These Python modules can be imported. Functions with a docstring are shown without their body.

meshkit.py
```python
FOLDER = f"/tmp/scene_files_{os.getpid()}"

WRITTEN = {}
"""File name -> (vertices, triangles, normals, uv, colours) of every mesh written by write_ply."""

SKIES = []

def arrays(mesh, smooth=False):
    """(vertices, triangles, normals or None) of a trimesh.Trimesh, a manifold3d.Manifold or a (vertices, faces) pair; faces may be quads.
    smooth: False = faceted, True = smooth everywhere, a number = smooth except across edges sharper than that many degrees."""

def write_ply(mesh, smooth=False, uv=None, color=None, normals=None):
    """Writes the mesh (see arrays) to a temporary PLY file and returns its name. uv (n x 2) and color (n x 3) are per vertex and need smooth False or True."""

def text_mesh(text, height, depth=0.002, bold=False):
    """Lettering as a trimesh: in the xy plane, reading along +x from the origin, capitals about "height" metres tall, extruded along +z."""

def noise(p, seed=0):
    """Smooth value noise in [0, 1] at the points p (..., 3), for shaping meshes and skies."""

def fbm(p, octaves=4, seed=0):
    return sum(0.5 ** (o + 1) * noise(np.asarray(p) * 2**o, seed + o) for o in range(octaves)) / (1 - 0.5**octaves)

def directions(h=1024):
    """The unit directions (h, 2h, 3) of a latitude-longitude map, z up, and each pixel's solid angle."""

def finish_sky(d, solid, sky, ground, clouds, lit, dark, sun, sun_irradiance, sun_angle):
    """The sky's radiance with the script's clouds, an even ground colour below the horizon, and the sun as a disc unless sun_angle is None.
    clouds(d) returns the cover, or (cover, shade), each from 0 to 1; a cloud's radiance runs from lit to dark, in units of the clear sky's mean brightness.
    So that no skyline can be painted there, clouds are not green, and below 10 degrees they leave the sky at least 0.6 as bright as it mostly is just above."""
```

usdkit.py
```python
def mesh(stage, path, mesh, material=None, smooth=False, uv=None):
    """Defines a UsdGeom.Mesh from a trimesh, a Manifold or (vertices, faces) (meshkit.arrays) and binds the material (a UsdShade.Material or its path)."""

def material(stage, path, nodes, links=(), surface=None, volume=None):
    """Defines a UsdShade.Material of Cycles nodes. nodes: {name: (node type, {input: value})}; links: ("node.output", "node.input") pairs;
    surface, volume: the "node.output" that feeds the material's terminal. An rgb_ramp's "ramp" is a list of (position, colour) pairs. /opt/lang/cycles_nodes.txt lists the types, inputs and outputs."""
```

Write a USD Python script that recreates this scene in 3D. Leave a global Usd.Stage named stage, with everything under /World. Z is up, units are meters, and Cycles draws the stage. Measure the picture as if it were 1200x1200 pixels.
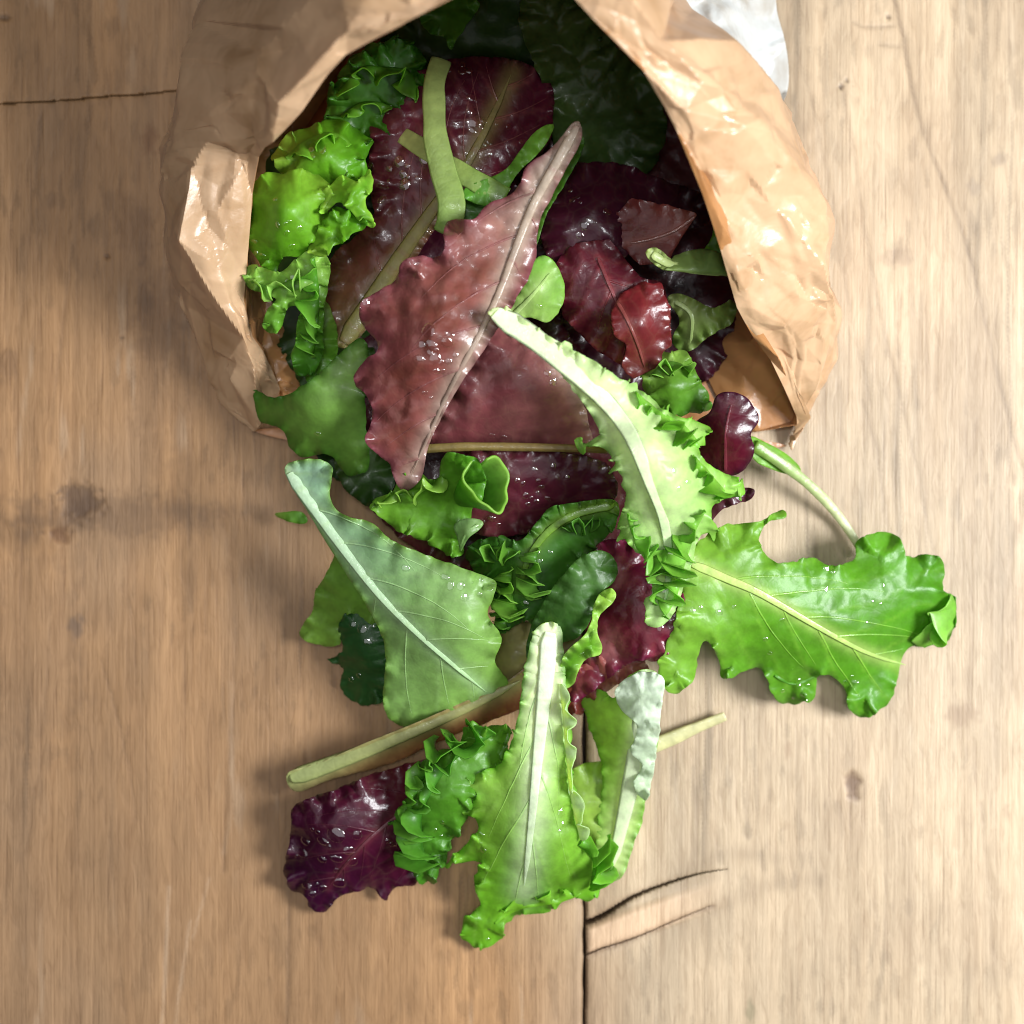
import math, zlib
import numpy as np, trimesh, shapely, shapely.affinity, usdkit
from meshkit import noise, fbm
from pxr import Usd, UsdGeom, UsdLux, UsdShade, Gf, Sdf, Vt
from scipy.interpolate import RBFInterpolator, CubicSpline, PchipInterpolator, LinearNDInterpolator, NearestNDInterpolator
from scipy.ndimage import gaussian_filter
from scipy.spatial import Delaunay, cKDTree

stage = Usd.Stage.CreateInMemory()
UsdGeom.SetStageUpAxis(stage, 'Z'); UsdGeom.SetStageMetersPerUnit(stage, 1.0)
UsdGeom.Xform.Define(stage, '/World')

# ------------------------------------------------------------------ camera, lamps, exposure
CAM_H = 0.45            # camera height above the table top
PX = 0.30 / 1200        # metres on the table per pixel of the 1200 px photograph
cam = UsdGeom.Camera.Define(stage, '/World/camera')
cam.AddTranslateOp().Set(Gf.Vec3d(0, 0, CAM_H))
cam.CreateHorizontalApertureAttr(36.0); cam.CreateVerticalApertureAttr(36.0)
cam.CreateFocalLengthAttr(36.0 * CAM_H / 0.30)
cam.CreateClippingRangeAttr(Gf.Vec2f(0.02, 50))
cam.CreateFocusDistanceAttr(CAM_H - 0.032); cam.CreateFStopAttr(7.0)
cam.CreateExposureAttr(0.45)

def rect_light(name, pos, target, w, h, power, color):
    l = UsdLux.RectLight.Define(stage, '/World/' + name)
    l.CreateWidthAttr(w); l.CreateHeightAttr(h); l.CreateIntensityAttr(power); l.CreateColorAttr(Gf.Vec3f(*color))
    m = Gf.Matrix4d(); m.SetLookAt(Gf.Vec3d(*pos), Gf.Vec3d(*target), Gf.Vec3d(0, 1, 0.001))
    l.AddTransformOp().Set(m.GetInverse())
    return l
rect_light('window_light', (0.52, 0.0, 0.46), (0.02, 0.0, 0.0), 0.22, 0.26, 38.0, (0.95, 0.98, 1.0))      # bright window on the right
rect_light('ceiling_light', (-0.03, 0.14, 1.25), (0, 0, 0), 0.18, 0.13, 32.0, (0.97, 0.985, 1.0))             # lamp overhead
rect_light('room_fill_light', (-0.3, -0.2, 1.7), (-0.1, 0, 0), 2.4, 2.4, 0.58, (0.98, 0.98, 1.0))                  # added fill lamp, standing in for bounce off walls and ceiling

# ------------------------------------------------------------------ helpers
used = {}
def numbered(path):
    n = used.get(path, -1) + 1; used[path] = n
    return path if n == 0 else f'{path}_{n:03d}'
def P(px, py, z):
    """the point at height z (m) that the photograph shows at pixel px, py"""
    k = (CAM_H - np.asarray(z, float)) / CAM_H
    return np.stack([(np.asarray(px, float) - 600) * PX * k, (600 - np.asarray(py, float)) * PX * k, np.asarray(z, float) + 0 * k], -1)
def lin(c):
    c = np.asarray(c, float) / 255.0
    return np.where(c <= 0.04045, c / 12.92, ((c + 0.055) / 1.055) ** 2.4)
def obj(name, mesh, mat, parent='/World', col=None, smooth=True, data=None):
    path = numbered(f'{parent}/{name}')
    m = usdkit.mesh(stage, path, mesh, mat, smooth=smooth)
    if col is not None:
        pv = UsdGeom.PrimvarsAPI(m).CreatePrimvar('col', Sdf.ValueTypeNames.Color3fArray, 'vertex')
        pv.Set(Vt.Vec3fArray.FromNumpy(np.asarray(col, np.float32)))
    for k, v in (data or {}).items(): m.GetPrim().SetCustomDataByKey(k, v)
    return path
def thing(name, label, cat, loc=(0, 0, 0), group=None, kind=None):
    path = numbered('/World/' + name)
    x = UsdGeom.Xform.Define(stage, path); x.AddTranslateOp().Set(Gf.Vec3d(*map(float, loc)))
    p = x.GetPrim(); p.SetCustomDataByKey('label', label); p.SetCustomDataByKey('category', cat)
    if group: p.SetCustomDataByKey('group', group)
    if kind: p.SetCustomDataByKey('kind', kind)
    return path
def smoothstep(a, b, x):
    t = np.clip((x - a) / (b - a), 0, 1); return t * t * (3 - 2 * t)
def n1(x, seed): return noise(np.stack([x, 0 * x + seed * 3.7, 0 * x], -1), seed) * 2 - 1
def n2(p, f, seed, oct=3): return fbm(np.column_stack([p * f, np.full(len(p), seed * 1.37)]), oct, seed) * 2 - 1

# ------------------------------------------------------------------ materials
M = {}
def leaf_material(name, gloss, transl, tint, coat, bump=0.13, coat_r=0.10, cb=0.2):
    M[name] = usdkit.material(stage, '/World/Looks/' + name, {
        'a': ('attribute', {'attribute': 'col'}),
        'g': ('geometry', {}),
        'n': ('noise_texture', {'scale': 260.0, 'detail': 4.0, 'roughness': 0.6}),
        'r': ('rgb_ramp', {'ramp': [(0.25, (0.72, 0.72, 0.72)), (0.75, (1.22, 1.22, 1.22))]}),
        'm': ('mix_color', {'blend_type': 'multiply', 'fac': 0.8, 'use_clamp': False}),
        'v': ('voronoi_texture', {'feature': 'distance_to_edge', 'scale': 420.0, 'randomness': 1.0}),
        'vr': ('rgb_ramp', {'ramp': [(0.0, (0, 0, 0)), (0.16, (1, 1, 1))]}),
        'n2': ('noise_texture', {'scale': 620.0, 'detail': 2.0}),
        'wn': ('noise_texture', {'scale': 120.0, 'detail': 1.0}), 'wv': ('vector_math', {'math_type': 'multiply_add', 'vector2': (0.004, 0.004, 0.004)}),
        'v2': ('voronoi_texture', {'feature': 'distance_to_edge', 'scale': 170.0}), 'v2r': ('rgb_ramp', {'ramp': [(0.0, (1, 1, 1)), (0.05, (0.3, 0.3, 0.3)), (0.12, (0, 0, 0))]}),
        'vf': ('math', {'math_type': 'multiply', 'value2': 0.11}), 'net': ('mix_color', {'blend_type': 'mix', 'use_clamp': False}), 'pal': ('mix_color', {'blend_type': 'add', 'fac': 1.0, 'b': (0.10, 0.10, 0.05), 'use_clamp': False}),
        'add': ('math', {'math_type': 'multiply_add', 'value2': 0.35, 'value3': 0.0}),
        'bump': ('bump', {'strength': bump, 'distance': 0.0009}),
        'cb': ('bump', {'strength': cb, 'distance': 0.0012}),
        'p': ('principled_bsdf', {'roughness': gloss, 'specular_ior_level': 0.42, 'coat_weight': coat, 'coat_roughness': coat_r, 'coat_ior': 1.36}),
        't': ('translucent_bsdf', {}),
        'tt': ('mix_color', {'blend_type': 'multiply', 'fac': 1.0, 'b': tint, 'use_clamp': False}),
        'x': ('mix_closure', {'fac': transl}),
    }, [('g.position', 'n.vector'), ('g.position', 'v.vector'), ('g.position', 'n2.vector'), ('n.fac', 'r.fac'), ('a.color', 'm.a'), ('r.color', 'm.b'),
        ('v.distance', 'vr.fac'), ('vr.color', 'add.value1'), ('n2.fac', 'add.value3'), ('add.value', 'bump.height'), ('n2.fac', 'cb.height'),
        ('g.position', 'wn.vector'), ('wn.color', 'wv.vector1'), ('g.position', 'wv.vector3'), ('wv.vector', 'v2.vector'), ('v2.distance', 'v2r.fac'), ('v2r.color', 'vf.value1'), ('vf.value', 'net.fac'), ('m.result', 'net.a'), ('m.result', 'pal.a'), ('pal.result', 'net.b'), ('net.result', 'p.base_color'), ('bump.normal', 'p.normal'), ('cb.normal', 'p.coat_normal'),
        ('m.result', 'tt.a'), ('tt.result', 't.color'), ('p.BSDF', 'x.closure1'), ('t.BSDF', 'x.closure2')], surface='x.closure')
leaf_material('green_leaf', 0.42, 0.42, (1.6, 1.6, 0.5), 0.22, 0.07, 0.16, 0.05)
leaf_material('red_leaf', 0.34, 0.22, (1.5, 0.8, 0.6), 0.45, 0.08, 0.10, 0.14)
leaf_material('pale_stem', 0.38, 0.25, (1.1, 1.15, 0.8), 0.35, 0.1)
M['water'] = usdkit.material(stage, '/World/Looks/water', {'geo': ('geometry', {}), 'k': ('math', {'math_type': 'multiply_add', 'value2': -0.16, 'value3': 0.16}),
    'g': ('glossy_bsdf', {'color': (1, 1, 1), 'roughness': 0.06}), 't': ('transparent_bsdf', {'color': (1, 1, 1)}), 'x': ('mix_closure', {})},
    [('geo.backfacing', 'k.value1'), ('k.value', 'x.fac'), ('t.BSDF', 'x.closure1'), ('g.BSDF', 'x.closure2')], surface='x.closure')

def paper_material(name, transl, rough):
    M[name] = usdkit.material(stage, '/World/Looks/' + name, {
        'a': ('attribute', {'attribute': 'col'}), 'g': ('geometry', {}),
        'n': ('noise_texture', {'scale': 55.0, 'detail': 6.0, 'roughness': 0.6, 'distortion': 0.6}),
        'r': ('rgb_ramp', {'ramp': [(0.30, (0.70, 0.58, 0.45)), (0.48, (0.96, 0.93, 0.90)), (0.7, (1.12, 1.14, 1.16))]}),
        'm': ('mix_color', {'blend_type': 'multiply', 'fac': 0.8, 'use_clamp': False}),
        'n2': ('noise_texture', {'scale': 240.0, 'detail': 4.0}),
        'wn': ('noise_texture', {'scale': 30.0, 'detail': 2.0}), 'wv': ('vector_math', {'math_type': 'multiply_add', 'vector2': (0.02, 0.02, 0.02)}),
        'cv': ('voronoi_texture', {'feature': 'distance_to_edge', 'scale': 62.0}), 'cr': ('rgb_ramp', {'ramp': [(0.0, (1, 1, 1)), (0.035, (0.15, 0.15, 0.15)), (0.08, (0, 0, 0))]}),
        'cm': ('mix_color', {'blend_type': 'mix', 'b': (0.82, 0.72, 0.62), 'use_clamp': False}), 'cf': ('math', {'math_type': 'multiply', 'value2': 0.0}),
        'hh': ('math', {'math_type': 'multiply_add', 'value2': 0.0}),
        'bump': ('bump', {'strength': 0.3, 'distance': 0.0009}),
        'p': ('principled_bsdf', {'roughness': rough, 'specular_ior_level': 0.75, 'sheen_weight': 0.05}),
        't': ('translucent_bsdf', {}), 'tt': ('mix_color', {'blend_type': 'multiply', 'fac': 1.0, 'b': (1.15, 0.95, 0.75), 'use_clamp': False}),
        'x': ('mix_closure', {'fac': transl}),
    }, [('g.position', 'n.vector'), ('g.position', 'n2.vector'), ('n.fac', 'r.fac'), ('a.color', 'm.a'), ('r.color', 'm.b'), ('g.position', 'wn.vector'), ('wn.color', 'wv.vector1'), ('g.position', 'wv.vector3'), ('wv.vector', 'cv.vector'), ('cv.distance', 'cr.fac'), ('cr.color', 'cf.value1'), ('cf.value', 'cm.fac'),
        ('m.result', 'cm.a'), ('cm.result', 'p.base_color'), ('cr.color', 'hh.value1'), ('n2.fac', 'hh.value3'),
        ('hh.value', 'bump.height'), ('bump.normal', 'p.normal'), ('m.result', 'tt.a'), ('tt.result', 't.color'), ('p.BSDF', 'x.closure1'), ('t.BSDF', 'x.closure2')], surface='x.closure')
paper_material('brown_paper', 0.34, 0.30)
paper_material('white_paper', 0.2, 0.5)

M['wood'] = usdkit.material(stage, '/World/Looks/wood', {
    'a': ('attribute', {'attribute': 'col'}), 'g': ('geometry', {}),
    'w': ('noise_texture', {'scale': 9.0, 'detail': 2.0}),
    'wo': ('vector_math', {'vector_math_type': 'multiply_add'}) if False else ('mapping', {'scale': (1, 1, 1)}),
    'map': ('mapping', {'scale': (1300.0, 30.0, 62.0)}), 'map2': ('mapping', {'scale': (170.0, 5.0, 9.0)}), 'map3': ('mapping', {'scale': (420.0, 90.0, 75.0)}),
    'n': ('noise_texture', {'scale': 1.0, 'detail': 5.0, 'roughness': 0.65, 'distortion': 0.5}),
    'n2': ('noise_texture', {'scale': 1.0, 'detail': 4.0, 'roughness': 0.55, 'distortion': 1.2}),
    'n3': ('noise_texture', {'scale': 1.0, 'detail': 3.0, 'roughness': 0.6, 'distortion': 0.8}),
    'r': ('rgb_ramp', {'ramp': [(0.30, (0.45, 0.38, 0.32)), (0.42, (0.95, 0.94, 0.92)), (0.7, (1.10, 1.10, 1.10))]}),
    'r2': ('rgb_ramp', {'ramp': [(0.3, (0.80, 0.74, 0.68)), (0.7, (1.13, 1.13, 1.13))]}),
    'r3': ('rgb_ramp', {'ramp': [(0.36, (0.80, 0.76, 0.72)), (0.5, (1.0, 1.0, 1.0)), (0.68, (1.16, 1.16, 1.16))]}),
    'm': ('mix_color', {'blend_type': 'multiply', 'fac': 0.6, 'use_clamp': False}),
    'm2': ('mix_color', {'blend_type': 'multiply', 'fac': 0.5, 'use_clamp': False}),
    'm3': ('mix_color', {'blend_type': 'multiply', 'fac': 0.45, 'use_clamp': False}),
    'bump': ('bump', {'strength': 0.4, 'distance': 0.0007}),
    'hs': ('math', {'math_type': 'add'}),
    'p': ('principled_bsdf', {'roughness': 0.5, 'specular_ior_level': 0.4}),
}, [('g.position', 'map.vector'), ('g.position', 'map2.vector'), ('g.position', 'map3.vector'), ('map.vector', 'n.vector'), ('map2.vector', 'n2.vector'), ('map3.vector', 'n3.vector'),
    ('n.fac', 'r.fac'), ('n2.fac', 'r2.fac'), ('n3.fac', 'r3.fac'), ('a.color', 'm.a'), ('r.color', 'm.b'), ('m.result', 'm2.a'), ('r2.color', 'm2.b'),
    ('m2.result', 'm3.a'), ('r3.color', 'm3.b'), ('m3.result', 'p.base_color'), ('n.fac', 'hs.value1'), ('n3.fac', 'hs.value2'), ('hs.value', 'bump.height'), ('bump.normal', 'p.normal')], surface='p.BSDF')
M['dark_wood'] = usdkit.material(stage, '/World/Looks/dark_wood', {'n': ('noise_texture', {'scale': 60.0}), 'r': ('rgb_ramp', {'ramp': [(0.3, (0.03, 0.02, 0.012)), (0.7, (0.06, 0.04, 0.025))]}), 'g': ('geometry', {}),
    'p': ('principled_bsdf', {'roughness': 0.8})}, [('g.position', 'n.vector'), ('n.fac', 'r.fac'), ('r.color', 'p.base_color')], surface='p.BSDF')

# ------------------------------------------------------------------ meshing
def fill(poly, step, seed=0, margin=0.45):
    """Delaunay mesh of a shapely polygon: (points, triangles, indices of the boundary rings)."""
    rng = np.random.default_rng(seed)
    rings = [np.array(shapely.segmentize(r, step).coords)[:-1] for r in (poly.exterior, *poly.interiors)]
    b = np.vstack(rings)
    x0, y0, x1, y1 = poly.bounds
    gx, gy = np.meshgrid(np.arange(x0, x1, step), np.arange(y0, y1, step * 0.866))
    gx = gx + (np.arange(gx.shape[0]) % 2)[:, None] * step / 2
    g = np.column_stack([gx.ravel(), gy.ravel()]) + rng.uniform(-0.12, 0.12, (gx.size, 2)) * step
    g = g[shapely.contains_xy(poly, g)]
    d, _ = cKDTree(b).query(g); g = g[d > step * margin]
    p = np.vstack([b, g])
    t = Delaunay(p).simplices
    c = p[t].mean(1)
    t = t[shapely.contains_xy(poly, c)]
    a = np.cross(p[t[:, 1]] - p[t[:, 0]], p[t[:, 2]] - p[t[:, 0]])
    t = t[np.abs(a) > 1e-4 * step * step]; a = np.cross(p[t[:, 1]] - p[t[:, 0]], p[t[:, 2]] - p[t[:, 0]])
    t[a > 0] = t[a > 0][:, ::-1]                # pixel y runs down: wind for an upward normal
    out, k = [], 0
    for r in rings: out.append(np.arange(k, k + len(r))); k += len(r)
    return p, t, out
def vertex_normals(v, f):
    n = np.zeros_like(v); fn = np.cross(v[f[:, 1]] - v[f[:, 0]], v[f[:, 2]] - v[f[:, 0]])
    for k in range(3): np.add.at(n, f[:, k], fn)
    return n / np.maximum(np.linalg.norm(n, axis=1, keepdims=True), 1e-12)
def solidify(v, f, t):
    """Closed sheet of thickness t; vertex i of the top is vertex i + len(v) of the underside."""
    n = vertex_normals(v, f)
    e = np.sort(np.vstack([f[:, [0, 1]], f[:, [1, 2]], f[:, [2, 0]]]), 1); de = np.vstack([f[:, [0, 1]], f[:, [1, 2]], f[:, [2, 0]]])
    _, inv, cnt = np.unique(e, axis=0, return_inverse=True, return_counts=True)
    be = de[cnt[inv.ravel()] == 1]; k = len(v)
    side = np.vstack([np.column_stack([be[:, 1], be[:, 0], be[:, 0] + k]), np.column_stack([be[:, 1], be[:, 0] + k, be[:, 1] + k])])
    return np.vstack([v + n * t / 2, v - n * t / 2]), np.vstack([f, f[:, ::-1] + k, side])
def tube(pts, rad, flat=1.0, sides=10, up=(0, 0, 1)):
    pts = np.asarray(pts, float); tan = np.gradient(pts, axis=0); tan /= np.linalg.norm(tan, axis=1, keepdims=True)
    s = np.cross(tan, up); s /= np.maximum(np.linalg.norm(s, axis=1, keepdims=True), 1e-9); u = np.cross(s, tan)
    a = np.linspace(0, 2 * np.pi, sides, endpoint=False); rad = np.asarray(rad)[:, None, None]
    rad = rad * (1 + 0.07 * np.cos(np.arange(sides) * (4 if sides < 11 else 5) * 2 * np.pi / sides + 0.4))[None, :, None] if sides > 8 else rad
    v = pts[:, None] + rad * (s[:, None] * np.cos(a)[None, :, None] + flat * u[:, None] * np.sin(a)[None, :, None])
    n = len(pts); i, j = np.meshgrid(np.arange(n - 1), np.arange(sides), indexing='ij'); j2 = (j + 1) % sides
    q = lambda i, j: (i * sides + j).ravel()
    f = np.vstack([np.column_stack([q(i, j), q(i + 1, j), q(i + 1, j2)]), np.column_stack([q(i, j), q(i + 1, j2), q(i, j2)])])
    v = v.reshape(-1, 3); c0, c1 = len(v), len(v) + 1
    v = np.vstack([v, pts[0], pts[-1]]); k = np.arange(sides); k2 = (k + 1) % sides; b = (n - 1) * sides
    f = np.vstack([f, np.column_stack([np.full(sides, c0), k2 * 0 + k, k2]), np.column_stack([np.full(sides, c1), b + k2, b + k])])
    return v, f
def spline(pts, step):
    pts = np.asarray(pts, float); d = np.r_[0, np.cumsum(np.linalg.norm(np.diff(pts[:, :2], axis=0), axis=1))]
    n = max(int(d[-1] / step), 4); t = np.linspace(0, d[-1], n)
    if len(pts) == 2: return np.column_stack([np.interp(t, d, pts[:, k]) for k in range(pts.shape[1])])
    return PchipInterpolator(d, pts)(t)
def closed_spline(pts, step):
    pts = np.asarray(pts, float); q = np.vstack([pts, pts[:1]])
    d = np.r_[0, np.cumsum(np.sqrt(np.linalg.norm(np.diff(q, axis=0), axis=1) + 1e-9))]
    c = CubicSpline(d, q, bc_type='periodic'); L = np.linalg.norm(np.diff(q, axis=0), axis=1).sum()
    return c(np.linspace(0, d[-1], max(int(L / step), 12), endpoint=False))

# ------------------------------------------------------------------ the table
def wood_color(p):
    x, y = p[:, 0], p[:, 1]
    left, right = lin((157, 121, 84)), lin((176, 156, 130))  # left darker: part browner wood, part light falloff painted into the colour
    k = smoothstep(560, 760, x + 60 * n2(p, 1 / 240, 3))[:, None]
    c = left * (1 - k) + right * k
    grey = smoothstep(0.0, 0.5, n2(p * [1, 0.35], 1 / 110, 11))[:, None]
    c = c * (1 + 0.34 * n2(p * [1, 0.45], 1 / 150, 15) + 0.13 * n2(p, 1 / 42, 17))[:, None]
    fleck = smoothstep(0.15, 0.5, n2((p + 3 * np.column_stack([n2(p, 1 / 20, 18), 0 * p[:, 0]])) * [1, 0.22], 1 / 6.5, 19, 2)) * smoothstep(-0.35, 0.3, n2(p, 1 / 90, 20)); c = c * (1 - 0.22 * fleck[:, None])
    c = c * (1 - 0.35 * grey) + lin((146, 122, 98)) * 0.35 * grey
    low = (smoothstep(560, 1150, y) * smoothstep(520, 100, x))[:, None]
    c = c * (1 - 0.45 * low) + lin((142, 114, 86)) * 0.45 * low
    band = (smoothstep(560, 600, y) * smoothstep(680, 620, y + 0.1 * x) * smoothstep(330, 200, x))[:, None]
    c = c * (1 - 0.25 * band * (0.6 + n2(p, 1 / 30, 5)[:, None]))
    st = n2(p * [1, 0.05], 1 / 16, 21)[:, None]; c = c * (1 + 0.08 * st)
    st = n2(p * [1, 0.06], 1 / 60, 27)[:, None]; c = c * (1 + 0.16 * st)
    xg = x + 26 * n2(p * [1, 0.35], 1 / 170, 81) + 5 * n2(p * [1, 0.25], 1 / 34, 83); g = n2(np.column_stack([xg, y * 0.012]), 1 / 7.0, 85, 3); g2 = n2(np.column_stack([xg, y * 0.02]), 1 / 24.0, 87, 2)
    c = c * (1 + 0.11 * g + 0.15 * g2)[:, None]; line = smoothstep(0.32, 0.62, n2(np.column_stack([xg, y * 0.02]), 1 / 9.0, 89, 2)) * smoothstep(-0.2, 0.3, n2(p * [1, 0.3], 1 / 90, 91))
    c = c * (1 - 0.32 * line[:, None])
    pale = smoothstep(0.2, 0.5, n2(p * [1, 0.14], 1 / 12, 93, 3))[:, None] * smoothstep(-0.3, 0.4, n2(p, 1 / 150, 95))[:, None]; c = c * (1 - 0.2 * pale) + 0.2 * pale * lin((206, 190, 168))
    return c
CRACKS = [  # polyline, width px, depth of tone
    ([(1045, -20), (1060, 50), (1075, 130), (1100, 200), (1120, 250), (1140, 310), (1160, 400), (1190, 520), (1215, 600)], 2.6, 0.55),
    ([(985, 90), (1000, 170), (1012, 260), (1028, 350), (1052, 450), (1085, 600), (1110, 760)], 2.2, 0.3),
    ([(935, 60), (960, 160), (980, 260), (1000, 380), (1020, 470), (1035, 600)], 2.0, 0.25),
    ([(1010, 470), (1030, 540), (1040, 640)], 2.0, 0.3), ([(1150, 940), (1160, 1060), (1172, 1200)], 2.4, 0.25),
    ([(845, 850), (846, 920), (842, 990)], 3.0, 0.28), ([(870, 830), (874, 900), (876, 980)], 3.0, 0.25), ([(817, 890), (818, 940), (815, 1000)], 4.5, 0.28),
    ([(340, 1060), (338, 1130), (336, 1220)], 2.4, 0.5), ([(355, 640), (352, 760), (350, 830)], 1.6, 0.3), ([(272, 660), (276, 760), (268, 900), (262, 1020)], 2.2, 0.3),
    ([(55, 80), (35, 260), (15, 480)], 2.0, 0.3), ([(108, 120), (80, 330), (58, 520)], 2.0, 0.3), ([(140, 210), (125, 380), (105, 560)], 1.8, 0.25),
    ([(150, 850), (130, 980), (140, 1120), (150, 1220)], 1.8, 0.25), ([(60, 700), (50, 850), (30, 1000)], 2.0, 0.25), ([(118, 770), (150, 900), (160, 960)], 1.8, 0.3),
    ([(688, 1119), (720, 1108), (760, 1092), (800, 1075), (836, 1062)], 2.4, 0.95), ([(836, 1064), (900, 1040), (960, 1032)], 9.0, 0.22), ([(790, 1035), (860, 1000), (910, 1005)], 10.0, 0.2),
    ([(1050, 30), (1020, 32), (1000, 26)], 2.0, 0.35), ([(1055, 55), (1030, 52)], 2.0, 0.3), ([(0, 612), (90, 606), (180, 600), (330, 596)], 8.0, 0.16),
]
SCRATCHES = [([(198, 1040), (194, 1120), (188, 1210)], 2.2, 0.45), ([(222, 1080), (212, 1150), (202, 1220)], 2.0, 0.3), ([(270, 800), (272, 920), (262, 1000)], 2.4, 0.2), ([(245, 1030), (225, 1100)], 1.8, 0.25)]
KNOTS = [(120, 604, 150, 26, 0.3, (74, 56, 44)), (190, 420, 40, 130, 0.22, (96, 70, 48)), (40, 760, 60, 140, 0.2, (96, 78, 62)), (1110, 1100, 120, 60, 0.16, (150, 128, 106)),  # px, py, rx, ry, tone, colour
    (92, 588, 26, 22, 0.6, (66, 46, 34)), (68, 628, 16, 10, 0.6, (90, 54, 30)), (88, 738, 10, 14, 0.5, (80, 70, 66)), (1001, 921, 9, 17, 0.75, (92, 66, 50)), (1130, 838, 22, 14, 0.35, (120, 92, 70)),
    (986, 101, 3, 3, 0.8, (50, 36, 28)), (993, 95, 3, 2, 0.8, (50, 36, 28)), (1040, 20, 4, 3, 0.7, (60, 46, 36)), (1050, 300, 20, 12, 0.3, (120, 98, 84)), (1172, 186, 10, 8, 0.35, (100, 88, 80)), (1140, 218, 8, 10, 0.3, (110, 98, 90)),
    (175, 162, 12, 16, 0.4, (120, 76, 44)), (160, 265, 26, 34, 0.3, (104, 74, 50)), (60, 232, 8, 10, 0.4, (110, 84, 60)), (4, 20, 8, 4, 0.6, (60, 44, 34)), (125, 300, 4, 4, 0.6, (84, 60, 44)), (142, 396, 4, 4, 0.6, (84, 60, 44)),
    (8, 430, 14, 22, 0.35, (90, 66, 48)), (185, 380, 30, 60, 0.25, (100, 72, 50)), (924, 882, 5, 12, 0.35, (130, 100, 76)), (880, 1185, 6, 18, 0.4, (84, 92, 62)), (1180, 950, 4, 12, 0.3, (120, 98, 80))]
def wood_marks(p, c):
    dz = np.zeros(len(p)); q = p + 2.2 * np.column_stack([n2(p, 1 / 22, 41), n2(p, 1 / 22, 43)])
    for (pl, w, t) in CRACKS:
        d = shapely.distance(shapely.points(q), shapely.LineString(spline(pl, 6)))
        k = (t * np.exp(-(d / w) ** 2) * (0.65 + 0.5 * n2(p, 1 / 35, 51)))[:, None].clip(0, 1)
        c = c * (1 - k) + lin((70, 50, 36)) * k; dz -= 0.0005 * k[:, 0] * (w < 5)
    for (pl, w, t) in SCRATCHES:
        d = shapely.distance(shapely.points(q), shapely.LineString(spline(pl, 6)))
        k = (t * np.exp(-(d / w) ** 2) * (0.7 + 0.6 * n2(p, 1 / 35, 53)))[:, None].clip(0, 1); c = c * (1 - k) + lin((200, 178, 154)) * k
    for (x, y, rx, ry, t, col) in KNOTS:
        r = np.hypot((q[:, 0] - x) / rx, (q[:, 1] - y) / ry) + 0.7 * n2(p, 1 / 14, 61) + 0.3 * n2(p, 1 / 5, 62)
        k = (t * smoothstep(1.25, 0.55, r))[:, None]; c = c * (1 - k) + lin(col) * k; dz -= 0.0007 * k[:, 0] * (t > 0.55)
    return c, dz
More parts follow.
